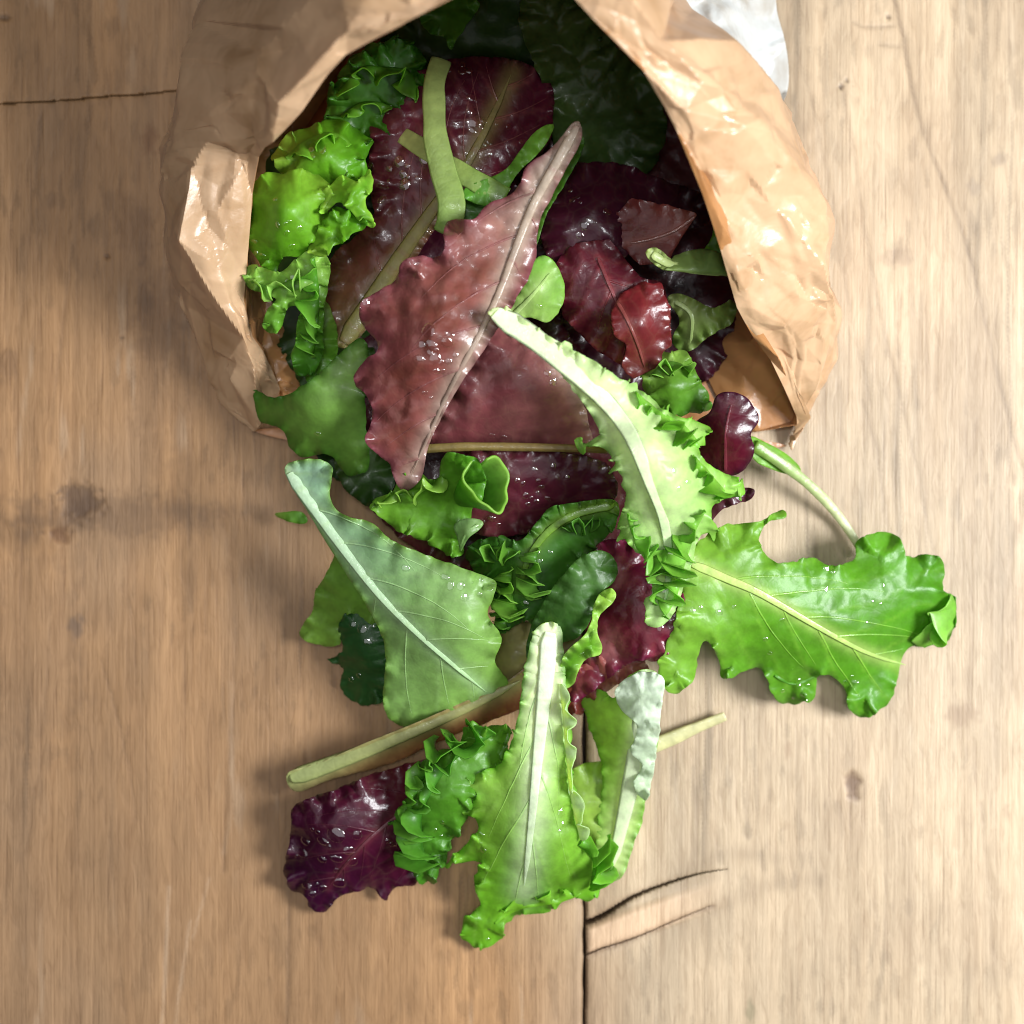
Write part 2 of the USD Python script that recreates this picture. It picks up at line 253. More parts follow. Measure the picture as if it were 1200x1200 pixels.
def build_table():
    t = thing('tabletop', 'worn brown wooden table top of wide planks under the bag and leaves', 'table', (0, 0, 0), kind='structure')
    def wob(a, b, amp, seed, step=8):
        a, b = np.array(a, float), np.array(b, float); n = int(np.linalg.norm(b - a) / step); s = np.linspace(0, 1, n)
        nrm = np.array([-(b - a)[1], (b - a)[0]]) / np.linalg.norm(b - a)
        return a + (b - a) * s[:, None] + nrm * (amp * (n1(s * n / 9, seed) + 0.5 * n1(s * n / 3, seed + 1)))[:, None]
    E = 1000
    seam = np.vstack([wob((683, -E), (684, 1060), 1.6, 1), wob((684, 1066), (689, 600 + E + 300), 1.6, 2)])
    rs = np.random.default_rng(12)
    ck = spline([(684, 1083), (702, 1076), (742, 1052), (790, 1033), (830, 1022), (852, 1019)], 1.5); tk = np.linspace(1, 0, len(ck))
    ck2 = spline([(686, 1120), (702, 1113), (742, 1100), (790, 1079), (832, 1062)], 1.5)
    crack = shapely.union_all([shapely.Point(*(c + rs.normal(0, 0.2, 2))).buffer(0.2 + 0.7 * t_) for c, t_ in zip(ck2, np.linspace(1, 0, len(ck2)))] + [shapely.Point(*(c + rs.normal(0, 0.25, 2))).buffer(0.3 + 2.0 * t_ ** 0.8 * (0.9 + 0.2 * rs.random())) for c, t_ in zip(ck, tk)]).buffer(0.6).buffer(-0.6)
    sm = seam[(seam[:, 1] > -200) & (seam[:, 1] < 1400)]; sm = spline(sm, 2.0)
    gap = shapely.union_all([shapely.LineString(seam).buffer(1.0)] + [shapely.Point(*(c + (0.6 * n1(np.array([c[1] / 23.0]), 4)[0], 0))).buffer(1.2 + 1.4 * max(0, n1(np.array([c[1] / 31.0]), 7)[0] + 0.3)) for c in sm])
    cross = wob((-E, 126), (0, 122), 1, 7); cross2 = np.vstack([wob((0, 122), (210, 106), 2.0, 8), wob((214, 106), (683, 92), 1.5, 9)])
    leftline = np.vstack([cross, cross2])
    left_all = shapely.Polygon(np.vstack([[(-E, -E)], seam, [(-E, 600 + E + 300)]]))
    top = shapely.Polygon(np.vstack([[(-E, -E), (683, -E)], leftline[::-1]]))
    A = left_all.difference(top)
    B = left_all.intersection(top)
    B = B.difference(shapely.Polygon([(679, -E - 9), (720, -E - 9), (720, 300), (679, 300)]))
    A = A.difference(gap)
    C = shapely.Polygon(np.vstack([seam, [(600 + E + 300, 600 + E + 300), (600 + E + 300, -E)]])).difference(gap).difference(crack)
    pick = lambda g: max(g.geoms, key=lambda q: q.area) if hasattr(g, 'geoms') else g
    view = shapely.box(-130, -130, 1330, 1330)
    for k, (poly, name, tone, dz0) in enumerate(((A, 'plank', 1.0, 0.0), (B, 'plank', 1.04, 0.0), (C, 'plank', 1.0, 0.0))):
        poly = pick(pick(poly).intersection(view))
        p, f, rings = fill(poly, 3.1, k)
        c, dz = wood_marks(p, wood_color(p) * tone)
        sl = smoothstep(-2, 8, p[:, 1] - (1083 - 0.40 * (p[:, 0] - 690) + 0.0003 * (p[:, 0] - 690) ** 2)) * smoothstep(2, -2, p[:, 1] - (1119 - 0.36 * (p[:, 0] - 690))) * smoothstep(870, 740, p[:, 0]) * (p[:, 0] > 686)
        c = c * (1 - 0.75 * sl[:, None]) + lin((212, 180, 148)) * 0.75 * sl[:, None]; dz = dz + 0.0012 * sl            # the lifted sliver beside the crack
        b = np.concatenate(rings); d, _ = cKDTree(p[b]).query(p)
        soft = 3.0 if k != 1 else 1.2
        x, y = p[:, 0], p[:, 1]
        near_wedge = (x > 688) & (x < 1000) & (y > 990) & (y < 1150)
        ms = np.ones(len(p))
        if k in (0, 1): ms = np.where((x < 660), (0.12 + 0.12 * n1(x / 40.0, 5)).clip(0), 1.0)                 # the tight joint at the left
        ms = np.where(near_wedge, smoothstep(840, 700, x), ms)
        z = dz0 * smoothstep(860, 720, x) + dz - 0.0009 * ms * np.exp(-d / soft) + 0.00025 * n2(p * [1, 0.2], 1 / 30, 71) - 0.0003
        edge = (np.exp(-d / 2.4) * 0.5 * ms)[:, None].clip(0, 1); c = c * (1 - edge) + lin((66, 46, 32)) * edge
        v = np.column_stack([(p[:, 0] - 600) * PX, (600 - p[:, 1]) * PX, z]); n = len(v)
        skirts, sv = [], [v]
        m = n
        for r in rings:
            w = v[r].copy(); w[:, 2] = -0.012; sv.append(w)
            j = np.arange(len(r)); j2 = (j + 1) % len(r)
            a0, a1, b0, b1 = r[j], r[j2], m + j, m + j2
            skirts += [np.column_stack([a0, b0, b1]), np.column_stack([a0, b1, a1])]; m += len(r)
        vv = np.vstack(sv); ff = np.vstack([f] + skirts)
        cc = np.vstack([c] + [lin((80, 56, 38)) * np.ones((len(r), 1)) for r in rings])
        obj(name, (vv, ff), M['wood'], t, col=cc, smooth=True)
    bx = trimesh.creation.box((1460 * PX, 1460 * PX, 0.02)); bx.apply_translation((0, 0, -0.0225))
    obj('underside_board', bx, M['dark_wood'], t, smooth=False)
build_table()

# ------------------------------------------------------------------ the paper bag
def crumple(uv, scale, amp, seed, creases=1.0):
    """Sharp-creased folds: random heights on random points, joined by flat facets."""
    rng = np.random.default_rng(seed); lo, hi = uv.min(0) - scale, uv.max(0) + scale
    n = int(np.prod((hi - lo) / scale)) + 8
    q = rng.uniform(lo, hi, (n, 2)); h = rng.normal(0, 1, n).clip(-1.6, 1.6)
    q = np.vstack([q, [lo - scale, (lo[0] - scale, hi[1] + scale), hi + scale, (hi[0] + scale, lo[1] - scale)]]); h = np.r_[h, 0, 0, 0, 0]
    return LinearNDInterpolator(q, h)(uv) * amp
def grid_faces(n, m):
    i, j = np.meshgrid(np.arange(n - 1), np.arange(m - 1), indexing='ij'); q = lambda i, j: (i * m + j).ravel()
    return np.vstack([np.column_stack([q(i, j), q(i + 1, j), q(i + 1, j + 1)]), np.column_stack([q(i, j), q(i + 1, j + 1), q(i, j + 1)])])
# stations round the mouth, from the lower left over the top to the lower right: (outer silhouette, crest, inner edge, deep inside), each px, py, z in mm
ST = [
    ((302, 503, 3), (308, 492, 8), (322, 478, 7), (372, 492, 2)),
    ((272, 482, 4), (290, 455, 15), (328, 452, 10), (372, 455, 2)),
    ((240, 435, 7), (272, 412, 27), (312, 418, 16), (372, 410, 2.5)),
    ((203, 352, 12), (240, 352, 40), (286, 372, 27), (352, 360, 3)),
    ((181, 290, 23), (236, 288, 47), (291, 296, 38), (345, 290, 4)),
    ((190, 215, 22), (240, 205, 50), (297, 212, 44), (345, 210, 5)),
    ((192, 182, 20), (240, 164, 48), (302, 186, 49), (346, 176, 6)),
    ((197, 158, 26), (244, 140, 66), (311, 172, 63), (348, 165, 6)),
    ((206, 95, 22), (290, 95, 74), (338, 152, 70), (372, 130, 7)),
    ((222, 40, 20), (345, 45, 86), (377, 95, 80), (400, 80, 9)),
    ((240, -20, 20), (395, -5, 94), (425, 48, 88), (430, 20, 12)),
    ((300, -130, 20), (470, -70, 104), (525, 2, 100), (480, -60, 16)),
    ((580, -220, 20), (590, -125, 112), (600, -48, 106), (590, -130, 20)),
    ((840, -120, 25), (740, -62, 104), (672, -6, 99), (705, -50, 16)),
    ((806, 0, 40), (752, 22, 98), (697, 24, 98), (760, 30, 10)),
    ((862, 72, 60), (818, 78, 86), (754, 82, 92), (822, 85, 7)),
    ((922, 140, 52), (856, 140, 74), (783, 132, 82), (858, 135, 6)),
    ((958, 225, 44), (890, 222, 62), (820, 218, 70), (872, 225, 5)),
    ((984, 335, 33), (928, 325, 43), (852, 318, 52), (872, 322, 4)),
    ((988, 385, 25), (938, 392, 36), (868, 372, 42), (842, 385, 3)),
    ((968, 440, 15), (942, 440, 24), (902, 420, 26), (822, 425, 2.5)),
    ((945, 494, 5), (938, 480, 12), (930, 470, 13), (838, 470, 2)),
    ((922, 523, 3), (930, 508, 6), (934, 498, 7), (870, 508, 2)),
]
def build_bag():
    t = thing('paper_bag', 'crumpled light brown paper bag with a folded back rim lying open on the table', 'bag')
    S_ = np.array(ST, float); n = len(S_)
    W = np.zeros((n, 7, 3))
    for i in range(n):
        o, c, e, d = S_[i]
        tuck = o + (c - o) * 0.22; tuck[2] = 1.2
        under = e + (c - e) * 0.30; under[2] = max(e[2] - 7, 2.0) if e[2] > 9 else e[2] - 2.0
        belly = 0.5 * (c + d) * [1, 1, 0] + [0, 0, max(0.42 * e[2], 2.2)]
        for j, q in enumerate((tuck, o, c, e, under, belly, d)): W[i, j] = P(q[0], q[1], q[2] / 1000)
    NS, NV = 1000, 72
    s = np.linspace(0, n - 1, NS)
    ring = PchipInterpolator(np.arange(n), W.reshape(n, -1))(s).reshape(NS, 7, 3)
    arc = np.r_[0, np.cumsum(np.linalg.norm(np.diff(ring[:, 2], axis=0), axis=1))]
    def sheet(j0, j1, nv, seed, name, amp, tone, extra=0.0):
        v = np.linspace(j0, j1, nv)
        g = PchipInterpolator(np.arange(7), ring.transpose(1, 0, 2).reshape(7, -1))(v).reshape(nv, NS, 3).transpose(1, 0, 2)
        vv = g.reshape(-1, 3); f = grid_faces(NS, nv)
        nr = vertex_normals(vv, f)
        uv = np.column_stack([np.repeat(arc, nv), np.tile(np.linspace(0, np.linalg.norm(np.diff(g, axis=1), axis=2).sum(1).mean(), nv), NS)])
        # crumpled paper: flat facets between scattered fold points, and finer folds inside them
        rng = np.random.default_rng(seed); hv = uv[:, 1].max(); U = arc[-1]
        su, sv_ = PchipInterpolator(np.arange(NS) / (NS - 1), arc), None
        m = int(U * hv / (0.0135 ** 2)); q = np.column_stack([rng.uniform(0, U, m), rng.uniform(0.10, 0.90, m) * hv])
        keep = []
        for a in q:                                             # Poisson-like spacing
            if all((a[0] - b[0]) ** 2 + (a[1] - b[1]) ** 2 > 0.0115 ** 2 for b in keep): keep.append(a)
        q = np.array(keep); eu = np.unique(np.r_[np.arange(0, U, 0.013) + 0.004 * np.sin(np.arange(0, U, 0.013) * 311), 0, U].clip(0, U))
        B_ = np.vstack([np.column_stack([eu, 0 * eu]), np.column_stack([eu, 0 * eu + hv])]); q = np.vstack([q, B_])
        fi = np.interp(q[:, 0], arc, np.arange(NS)).round().astype(int); fj = (q[:, 1] / hv * (nv - 1)).round().astype(int)
        disp = rng.normal(0, 0.0029, len(q)).clip(-0.0042, 0.0042) * amp; disp[len(keep):] = 0
        coarse = vv.reshape(NS, nv, 3)[fi, fj] + nr.reshape(NS, nv, 3)[fi, fj] * disp[:, None]
        fl = LinearNDInterpolator(q, coarse)(uv); bad = ~np.isfinite(fl[:, 0]); fl[bad] = vv[bad]
        k = crumple(uv, 0.0065, 0.00055, seed + 1) + crumple(uv, 0.013, 0.0006, seed + 2)
        edge = np.tile(np.minimum(1, np.minimum(np.linspace(0, 1, nv), np.linspace(1, 0, nv)) * 12), NS)
        vv = 0.9 * fl + 0.1 * vv + nr * (k * edge * amp)[:, None]
        vv = gaussian_filter(vv.reshape(NS, nv, 3), (0.4, 0.3, 0)).reshape(-1, 3); vv[:, 2] = np.maximum(vv[:, 2], 0.0012)
        c = lin(tone) * (1 + 0.10 * n2(uv * 1000, 1 / 18, seed)[:, None]) * np.ones((len(vv), 1))
        sv, sf = solidify(vv, f, 0.00016)
        mesh = trimesh.Trimesh(sv, sf, process=False); fl = f
        # paper keeps its creases: every facet sharper than 14 degrees stays an edge
        m2 = trimesh.graph.smooth_shade(mesh, angle=np.radians(11), facet_minarea=None)
        _, idx = cKDTree(sv).query(m2.vertices)
        obj(name, m2, M['brown_paper'], t, col=np.vstack([c, c])[idx], smooth=True)
    sheet(0, 3, NV, 5, 'rim_cuff', 1.0, (220, 188, 150))
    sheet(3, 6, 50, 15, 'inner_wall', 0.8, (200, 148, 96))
    # floor of the bag, under the leaves
    ring_px = [tuple(q[3][:2]) for q in ST]
    poly = shapely.Polygon(closed_spline([(300, 504)] + ring_px + [(922, 522), (800, 530), (600, 540), (420, 530)], 6)).buffer(0)
    poly = max(poly.geoms, key=lambda q: q.area) if hasattr(poly, 'geoms') else poly
    p, f, _ = fill(poly, 6, 3); k = crumple(p, 60, 0.0008, 31) + crumple(p, 25, 0.0004, 32)
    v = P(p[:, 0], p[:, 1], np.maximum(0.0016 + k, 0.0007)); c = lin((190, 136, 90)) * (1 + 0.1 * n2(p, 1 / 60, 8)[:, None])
    sv, sf = solidify(v, f, 0.00016)
    obj('bag_floor', (sv, sf), M['brown_paper'], t, col=np.vstack([c, c]), smooth=True)
    # pale glossy panel of the bag showing behind the cuff, top right
    poly = shapely.Polygon(closed_spline([(800, -60), (860, -70), (902, -40), (910, 10), (919, 45), (921, 112), (900, 128), (860, 110), (800, 60), (760, 0)], 5)).buffer(0)
    p, f, _ = fill(poly, 4, 4); k = crumple(p, 34, 0.0038, 41) + crumple(p, 14, 0.0012, 42)
    z = 0.026 - 0.024 * smoothstep(845, 925, p[:, 0] + 0.1 * p[:, 1]) + k
    v = P(p[:, 0], p[:, 1], np.maximum(z, 0.001)); c = lin((196, 199, 198)) * np.ones((len(p), 1))
    sv, sf = solidify(v, f, 0.0002); obj('white_panel', (sv, sf), M['white_paper'], t, col=np.vstack([c, c]), smooth=30, data={'label': 'white glossy paper panel behind the brown rim'}) if False else obj('white_panel', (sv, sf), M['white_paper'], t, col=np.vstack([c, c]), smooth=True, data={'label': 'white glossy paper panel behind the brown rim'})
build_bag()

# ------------------------------------------------------------------ the leaves
GROUP = 'mixed salad leaves tumbling out of the paper bag'
def cols(stops, s):
    x = [a for a, _ in stops]; c = np.array([lin(b) for _, b in stops]); return np.column_stack([np.interp(s, x, c[:, k]) for k in range(3)])
def leaf(name, label, cat, outline, zs, tone, rib=None, mat='green_leaf', edge=None, edge_w=10, ribcol=None, rib_r=(5, 2), rib_flat=0.22, rib_glow=8, ruffle=1.2, wl=34, reach=16, lateral=0.0,
         teeth=3.0, tooth=12, wave=1.5, bump=0.35, bump_f=1 / 9, blotch=None, blotch_amt=0.5, blotch_f=1 / 40, veins=0, vein_col=None, vein_r=1.4, vein_angle=48, curls=(), step=4.0, drops=(), angular=False, thick=0.00035, frills=(), cup=0.0, midrib=True, spikes=0.0):
    seed = zlib.crc32(label.encode()) % 9973
    o = closed_spline(outline, 2.0) if not angular else np.array(shapely.segmentize(shapely.Polygon(outline).buffer(-3).buffer(6).buffer(-3).exterior, 2.0).coords)[:-1]
    L = np.r_[0, np.cumsum(np.linalg.norm(np.diff(o, axis=0), axis=1))]
    tg = np.roll(o, -1, 0) - np.roll(o, 1, 0); tg /= np.linalg.norm(tg, axis=1, keepdims=True) + 1e-9
    area = 0.5 * np.sum(o[:, 0] * np.roll(o[:, 1], -1) - o[:, 1] * np.roll(o[:, 0], -1))
    nr = np.column_stack([tg[:, 1], -tg[:, 0]]) * np.sign(area)
    T = 0.6 * n1(L / tooth, seed) + 0.4 * n1(L / (tooth * 0.45), seed + 5)
    sp = np.maximum(0, n1(L / (tooth * 0.55), seed + 9)) ** 2
    sp = np.maximum(0, (n1(L / (tooth * 0.55), seed + 9) - 0.35) / 0.65) ** 1.4
    wid = smoothstep(6, 34, cKDTree(spline(rib, 3.0)).query(o)[0]) if rib is not None else 1.0
    o = o + nr * (teeth * T * wid + spikes * sp * np.maximum(wid, 0.35 * (len(o) > 0)))[:, None]
    poly = shapely.Polygon(o).buffer(0)
    poly = max(poly.geoms, key=lambda q: q.area) if hasattr(poly, 'geoms') else poly
    poly = shapely.Polygon(poly.exterior)
    p, f, rings = fill(poly, step, seed, 0.55)
    b = p[rings[0]]; bl = np.r_[0, np.cumsum(np.linalg.norm(np.diff(b, axis=0), axis=1))]
    bt = np.roll(b, -3, 0) - np.roll(b, 3, 0); bt /= np.linalg.norm(bt, axis=1, keepdims=True) + 1e-9
    d, bi = cKDTree(b).query(p)
    zz = np.array(zs, float)
    rbf = RBFInterpolator(zz[:, :2], zz[:, 2], kernel='thin_plate_spline', smoothing=40.0, degree=1) if len(zz) >= 4 else None
    z0 = rbf(p) if rbf is not None else np.full(len(p), zz[:, 2].mean())
    z0 = np.clip(z0, zz[:, 2].min() - 3, zz[:, 2].max() + 3)
    if rib is not None:
        R = spline(rib, 3.0); rl = np.r_[0, np.cumsum(np.linalg.norm(np.diff(R, axis=0), axis=1))]
        dr, ri = cKDTree(R).query(p); s = rl[ri] / rl[-1]
        rt = np.gradient(R, axis=0); rt /= np.linalg.norm(rt, axis=1, keepdims=True)
        q = (p - R[ri])[:, 0] * rt[ri][:, 1] - (p - R[ri])[:, 1] * rt[ri][:, 0]
    else:
        c = p - p.mean(0); u, _, vt = np.linalg.svd(c, full_matrices=False); s = c @ vt[0]; s = (s - s.min()) / np.ptp(s); q = c @ vt[1]; dr = np.abs(q) + 99
    ph = 2 * np.pi * bl[bi] / wl + 2.4 * n1(bl[bi] / (wl * 1.3), seed + 2) + 1.8 * n2(p, 1 / 26, seed + 20)
    fade = np.exp(-d / reach); am = (0.6 + 0.5 * n1(bl[bi] / (wl * 2), seed + 3)) * (smoothstep(10, 44, dr) if rib is not None else 1.0)
    z = z0 + ruffle * fade * am * np.sin(ph) + 0.35 * ruffle * np.exp(-d / (reach * 0.45)) * np.sin(ph * 2.3 + 1) + wave * n2(p, 1 / 55, seed + 4) * ((0.35 + 0.65 * smoothstep(0, 30, dr)) if rib is not None else 1.0) - cup * (1 - np.exp(-dr / 30))
    bumps = np.abs(n2(p, bump_f, seed + 6, 2)); z = z + 0.5 * bump * (1 - 2.2 * bumps) * (1 - np.exp(-d / 6)) * (smoothstep(2, 26, dr) if rib is not None else 1.0)
    # side veins, sunk a little between the bumps
    vs = None
    if rib is not None and veins:
        sp_ = rl[-1] / veins; al = rl[ri] - np.abs(q) / math.tan(math.radians(vein_angle)) * 0.9 + 4 * n2(p, 1 / 30, seed + 8) + (q > 0) * sp_ * 0.45
        vd = np.abs((al / sp_) % 1 - 0.5) * sp_; vs = np.exp(-(vd / 2.6) ** 2) * np.exp(-np.abs(q) / 90)
        z = z + 0.25 * vs
    z = 0.9 + np.logaddexp(0, (z - 0.9) / 0.8) * 0.8
    xy = p + bt[bi] * (lateral * fade * np.cos(ph + 0.7))[:, None]
    z = z / 1000.0
    for (x1, y1, x2, y2, r, sg) in curls:
        a = np.array((x1, y1), float); tdir = np.array((x2 - x1, y2 - y1), float); tdir /= np.linalg.norm(tdir); nd = np.array((tdir[1], -tdir[0]))
        u = (xy - a) @ nd; k = u > 0; r_ = r
        xy[k] += nd * (r_ * np.sin(u[k] / r_) - u[k])[:, None]; z[k] += sg * r_ * (1 - np.cos(u[k] / r_)) * PX
        z = np.maximum(z, 0.0008)
    v = P(xy[:, 0], xy[:, 1], z)
    col = cols(tone, s)
    col = col * (1 + 0.16 * n2(p, 1 / 22, seed + 10)[:, None])
    if blotch is not None:
        k = blotch_amt * smoothstep(-0.1, 0.45, n2(p, blotch_f, seed + 11))[:, None]; col = col * (1 - k) + lin(blotch) * k
    if edge is not None:
        k = (np.exp(-(d + 3 * n2(p, 1 / 14, seed + 12)).clip(0) / edge_w))[:, None]; col = col * (1 - k) + lin(edge) * k
    if ribcol is not None:
        k = (0.85 * np.exp(-(dr / rib_glow) ** 2) * (1 - 0.5 * s))[:, None]; col = col * (1 - k) + lin(ribcol) * k
    if vs is not None and (vein_col or ribcol) is not None:
        k = (0.45 * vs)[:, None]; col = col * (1 - k) + lin(vein_col or ribcol) * k
    sat = np.clip(1.35 * (1 - col.min(1) / np.maximum(col.max(1), 1e-6)), 0, 1)[:, None]; col = col * (1 + sat * (np.array([0.20, 0.10, 0.12]) if mat == 'green_leaf' else np.array([0.08, 0, 0])))
    root = thing(name, label, cat, v.mean(0) * [1, 1, 0], GROUP); base = v.mean(0) * [1, 1, 0]
    sv, sf = solidify(v, f, thick)
    under = col * 0.85 + np.array([0.03, 0.035, 0.03])
    obj('blade', (sv - base, sf), M[mat], root, col=np.vstack([col, under]), smooth=True)
    top = v + vertex_normals(v, f) * thick * 0.5
    tri = Delaunay(p); li = LinearNDInterpolator(tri, top); ne = NearestNDInterpolator(p, top)
    def on(pp):
        w = li(pp); bad = ~np.isfinite(w[:, 0]); w[bad] = ne(np.asarray(pp)[bad]); return w
    if rib is not None and midrib:
        m = on(R); n = len(R); w = min(11, n // 2 * 2 - 1); ker = np.hanning(w + 2)[1:-1]; ker /= ker.sum()
        m = np.column_stack([np.convolve(np.pad(m[:, k], w // 2, 'edge'), ker, 'valid') for k in range(3)])
        rad = np.linspace(rib_r[0], rib_r[1], n) * PX; rad = rad * np.minimum(1, np.linspace(0.55, 9, n)) * np.minimum(1, 0.12 + np.linspace(9, 0, n))
        m[:, 2] += 0.0003 + rad * rib_flat * 0.25
        tv, tf = tube(m, rad, rib_flat); cb_ = np.repeat(col[cKDTree(p).query(R)[1]], 10, 0); cb_ = np.vstack([cb_, cb_[:1], cb_[-1:]]); rc = (0.74 * cb_ + 0.26 * lin(ribcol or tone[0][1])) * (1 + 0.08 * n1(np.arange(len(tv)) / 40.0, seed)[:, None]) * np.ones((len(tv), 3)) * 1.05
        obj('midrib', (tv - base, tf), M['pale_stem'], root, col=rc, smooth=True)
        if veins:
            rng = np.random.default_rng(seed); sp_ = rl[-1] / veins
            for side in (1, -1):
                for k in range(veins):
                    s0 = (k + 0.5 - (0.45 if side > 0 else 0) * 1.0) * sp_
                    if s0 < rl[-1] * 0.12 or s0 > rl[-1] * 0.95: continue
                    i = int(np.searchsorted(rl, s0)); a0 = math.atan2(rt[i][1], rt[i][0]) - side * math.radians(vein_angle + rng.uniform(-6, 6)); x = R[i].copy(); line = [x.copy()]
                    for _ in range(46):
                        a0 += side * 0.014 * vein_angle / 48 + rng.normal(0, 0.015); x = x + 3.5 * np.array((math.cos(a0), math.sin(a0)))
                        if not shapely.contains_xy(poly, x[0], x[1]): break
                        line.append(x.copy())
                    line = np.array(line[:max(int(len(line) * 0.88), 1)])
                    if len(line) < 6: continue
                    tv, tf = tube(on(line), np.linspace(vein_r, 0.35, len(line)) * PX, 0.45, 6)
                    obj('vein', (tv - base, tf), M['pale_stem'], root, col=0.5 * np.vstack([np.repeat(q_ := col[cKDTree(p).query(line)[1]], 6, 0), q_[:1], q_[-1:]]) + 0.5 * lin(vein_col or ribcol), smooth=True)
    if drops:
        rng = np.random.default_rng(seed + 1); ds = []; placed = []
        nv = vertex_normals(v, f); kd = cKDTree(p)
        for (x, y, spread, n, r0, r1) in sorted(drops, key=lambda a: -a[5]):
            for _ in range(2 * n):
                c = np.array((x, y)) + rng.normal(0, spread, 2)
                if not shapely.contains_xy(poly, *c): continue
                r = r0 + (r1 - r0) * rng.random() ** 2.2
                if r < 0.42: continue
                if any(np.hypot(*(c - c_)) * PX * 1000 < 1.55 * (r + r_) for c_, r_ in placed): continue
                placed.append((c, r))
                ic = trimesh.creation.icosphere(2, 1.5 * r / 1000); w = ic.vertices * [rng.uniform(0.85, 1.5), rng.uniform(0.8, 1.3), 0.34]; w *= (1 + 0.22 * n2(w * 1000 / r + 7 * rng.random(), 1 / 1.1, 3, 2))[:, None]
                i = kd.query(c)[1]; nn = nv[i]; ax = np.cross(nn, (0.3, 1, 0)); ax /= np.linalg.norm(ax); ay = np.cross(nn, ax)
                ds.append((w[:, :1] * ax + w[:, 1:2] * ay + w[:, 2:] * nn + top[i] + nn * r * 0.0001 - base, ic.faces))
        if ds:
            k = np.cumsum([0] + [len(a) for a, _ in ds])[:-1]
            obj('water_droplets', (np.vstack([a for a, _ in ds]), np.vstack([b_ + kk for (_, b_), kk in zip(ds, k)])), M['water'], root, data={'kind': 'stuff'})
    for fr in frills: frill(root, base, seed, mat, on=on, **fr)
    return root
def frill(root, base, seed, mat, line, width, color, edge=None, wl=26, amp=1.1, lean=0.5, on=None, dz=0.5, teeth=0.25, flip=1, name='frilled_edge'):
    """A crinkled margin: a ribbon that swings up and down about the line it grows from. width in px."""
    line = np.asarray(line, float); pts = spline(line[:, :2], 1.6); w = on(pts) + [0, 0, dz / 1000]
    if line.shape[1] > 2: zz = spline(line, 1.6); w = P(zz[:, 0], zz[:, 1], zz[:, 2] / 1000)
    w = np.column_stack([np.convolve(np.pad(w[:, k], 4, 'edge'), np.ones(9) / 9, 'valid') for k in range(3)])
    n, nt = len(w), 9
    l = np.r_[0, np.cumsum(np.linalg.norm(np.diff(w, axis=0), axis=1))] / PX
    tan = np.gradient(w, axis=0); tan /= np.linalg.norm(tan, axis=1, keepdims=True)
    side = np.cross(tan, (0, 0, 1.0)) * flip; side /= np.linalg.norm(side, axis=1, keepdims=True); up = np.cross(side, tan) * flip; up *= np.sign(up[:, 2:3])
    ph = 2 * np.pi * l / wl + 2.5 * n1(l / wl / 1.5, seed + 31)
    t = np.linspace(0, 1, nt)[None, :]
    ends = np.minimum(1, np.minimum(l, l[-1] - l) / 18 + 0.25)[:, None]
    a = lean + amp * np.sin(ph)[:, None] * t ** 0.7 + 0.3 * amp * np.sin(2.1 * ph + 1)[:, None] * t ** 2
    wd = width * PX * (1 + 0.55 * n1(l / 27, seed + 32) + teeth * n1(l / 9, seed + 33))[:, None] * ends
    pos = w[:, None] + (wd * t)[..., None] * (side[:, None] * np.cos(a)[..., None] + up[:, None] * np.sin(a)[..., None]) + tan[:, None] * (0.2 * width * PX * t ** 1.5 * np.cos(1.3 * ph)[:, None] * ends)[..., None]
    v = pos.reshape(-1, 3); v[:, 2] = np.maximum(v[:, 2], 0.0008); f = grid_faces(n, nt)
    k = np.tile(np.linspace(0, 1, nt), n)[:, None]; c = lin(color) * (1 - k) + lin(edge or color) * k; c = c * (1 + 0.2 * n2(np.column_stack([np.repeat(l, nt), k[:, 0] * width]), 1 / 12, seed)[:, None])
    sv, sf = solidify(v, f, 0.0003)
    obj(name, (sv - base, sf), M[mat], root, col=np.vstack([c, c]), smooth=True)
def stalk(root, base, line, r0, r1, color, color2=None, flat=0.6, name='stalk', seed=1):
    w = spline(line, 3.0); r0, r1 = r0 * 1.0, r1 * 1.0; pts = P(w[:, 0], w[:, 1], w[:, 2] / 1000)
    rad = np.linspace(r0, r1, len(w)) * PX * (1 + 0.08 * n1(np.arange(len(w)) / 8.0, seed))
    v, f = tube(pts, rad, flat, 20); k = np.r_[np.repeat(np.linspace(0, 1, len(w)), 20), 0, 1][:, None]
    c = lin(color) * (1 - k) + lin(color2 or color) * k; c = c * (1 + 0.12 * n1(np.arange(len(v)) / 31.0, seed)[:, None])
    obj(name, (v - base, f), M['pale_stem'], root, col=c, smooth=True)

G_BRIGHT = [(0, (150, 190, 70)), (0.35, (104, 165, 34)), (1, (78, 146, 22))]
G_MID = [(0, (140, 176, 80)), (0.4, (92, 142, 42)), (1, (70, 128, 30))]
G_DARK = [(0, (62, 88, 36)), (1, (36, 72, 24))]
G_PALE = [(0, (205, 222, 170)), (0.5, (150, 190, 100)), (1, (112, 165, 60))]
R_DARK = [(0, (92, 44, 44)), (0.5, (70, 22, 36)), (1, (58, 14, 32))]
R_MID = [(0, (150, 100, 88)), (0.4, (132, 58, 62)), (1, (118, 44, 52))]

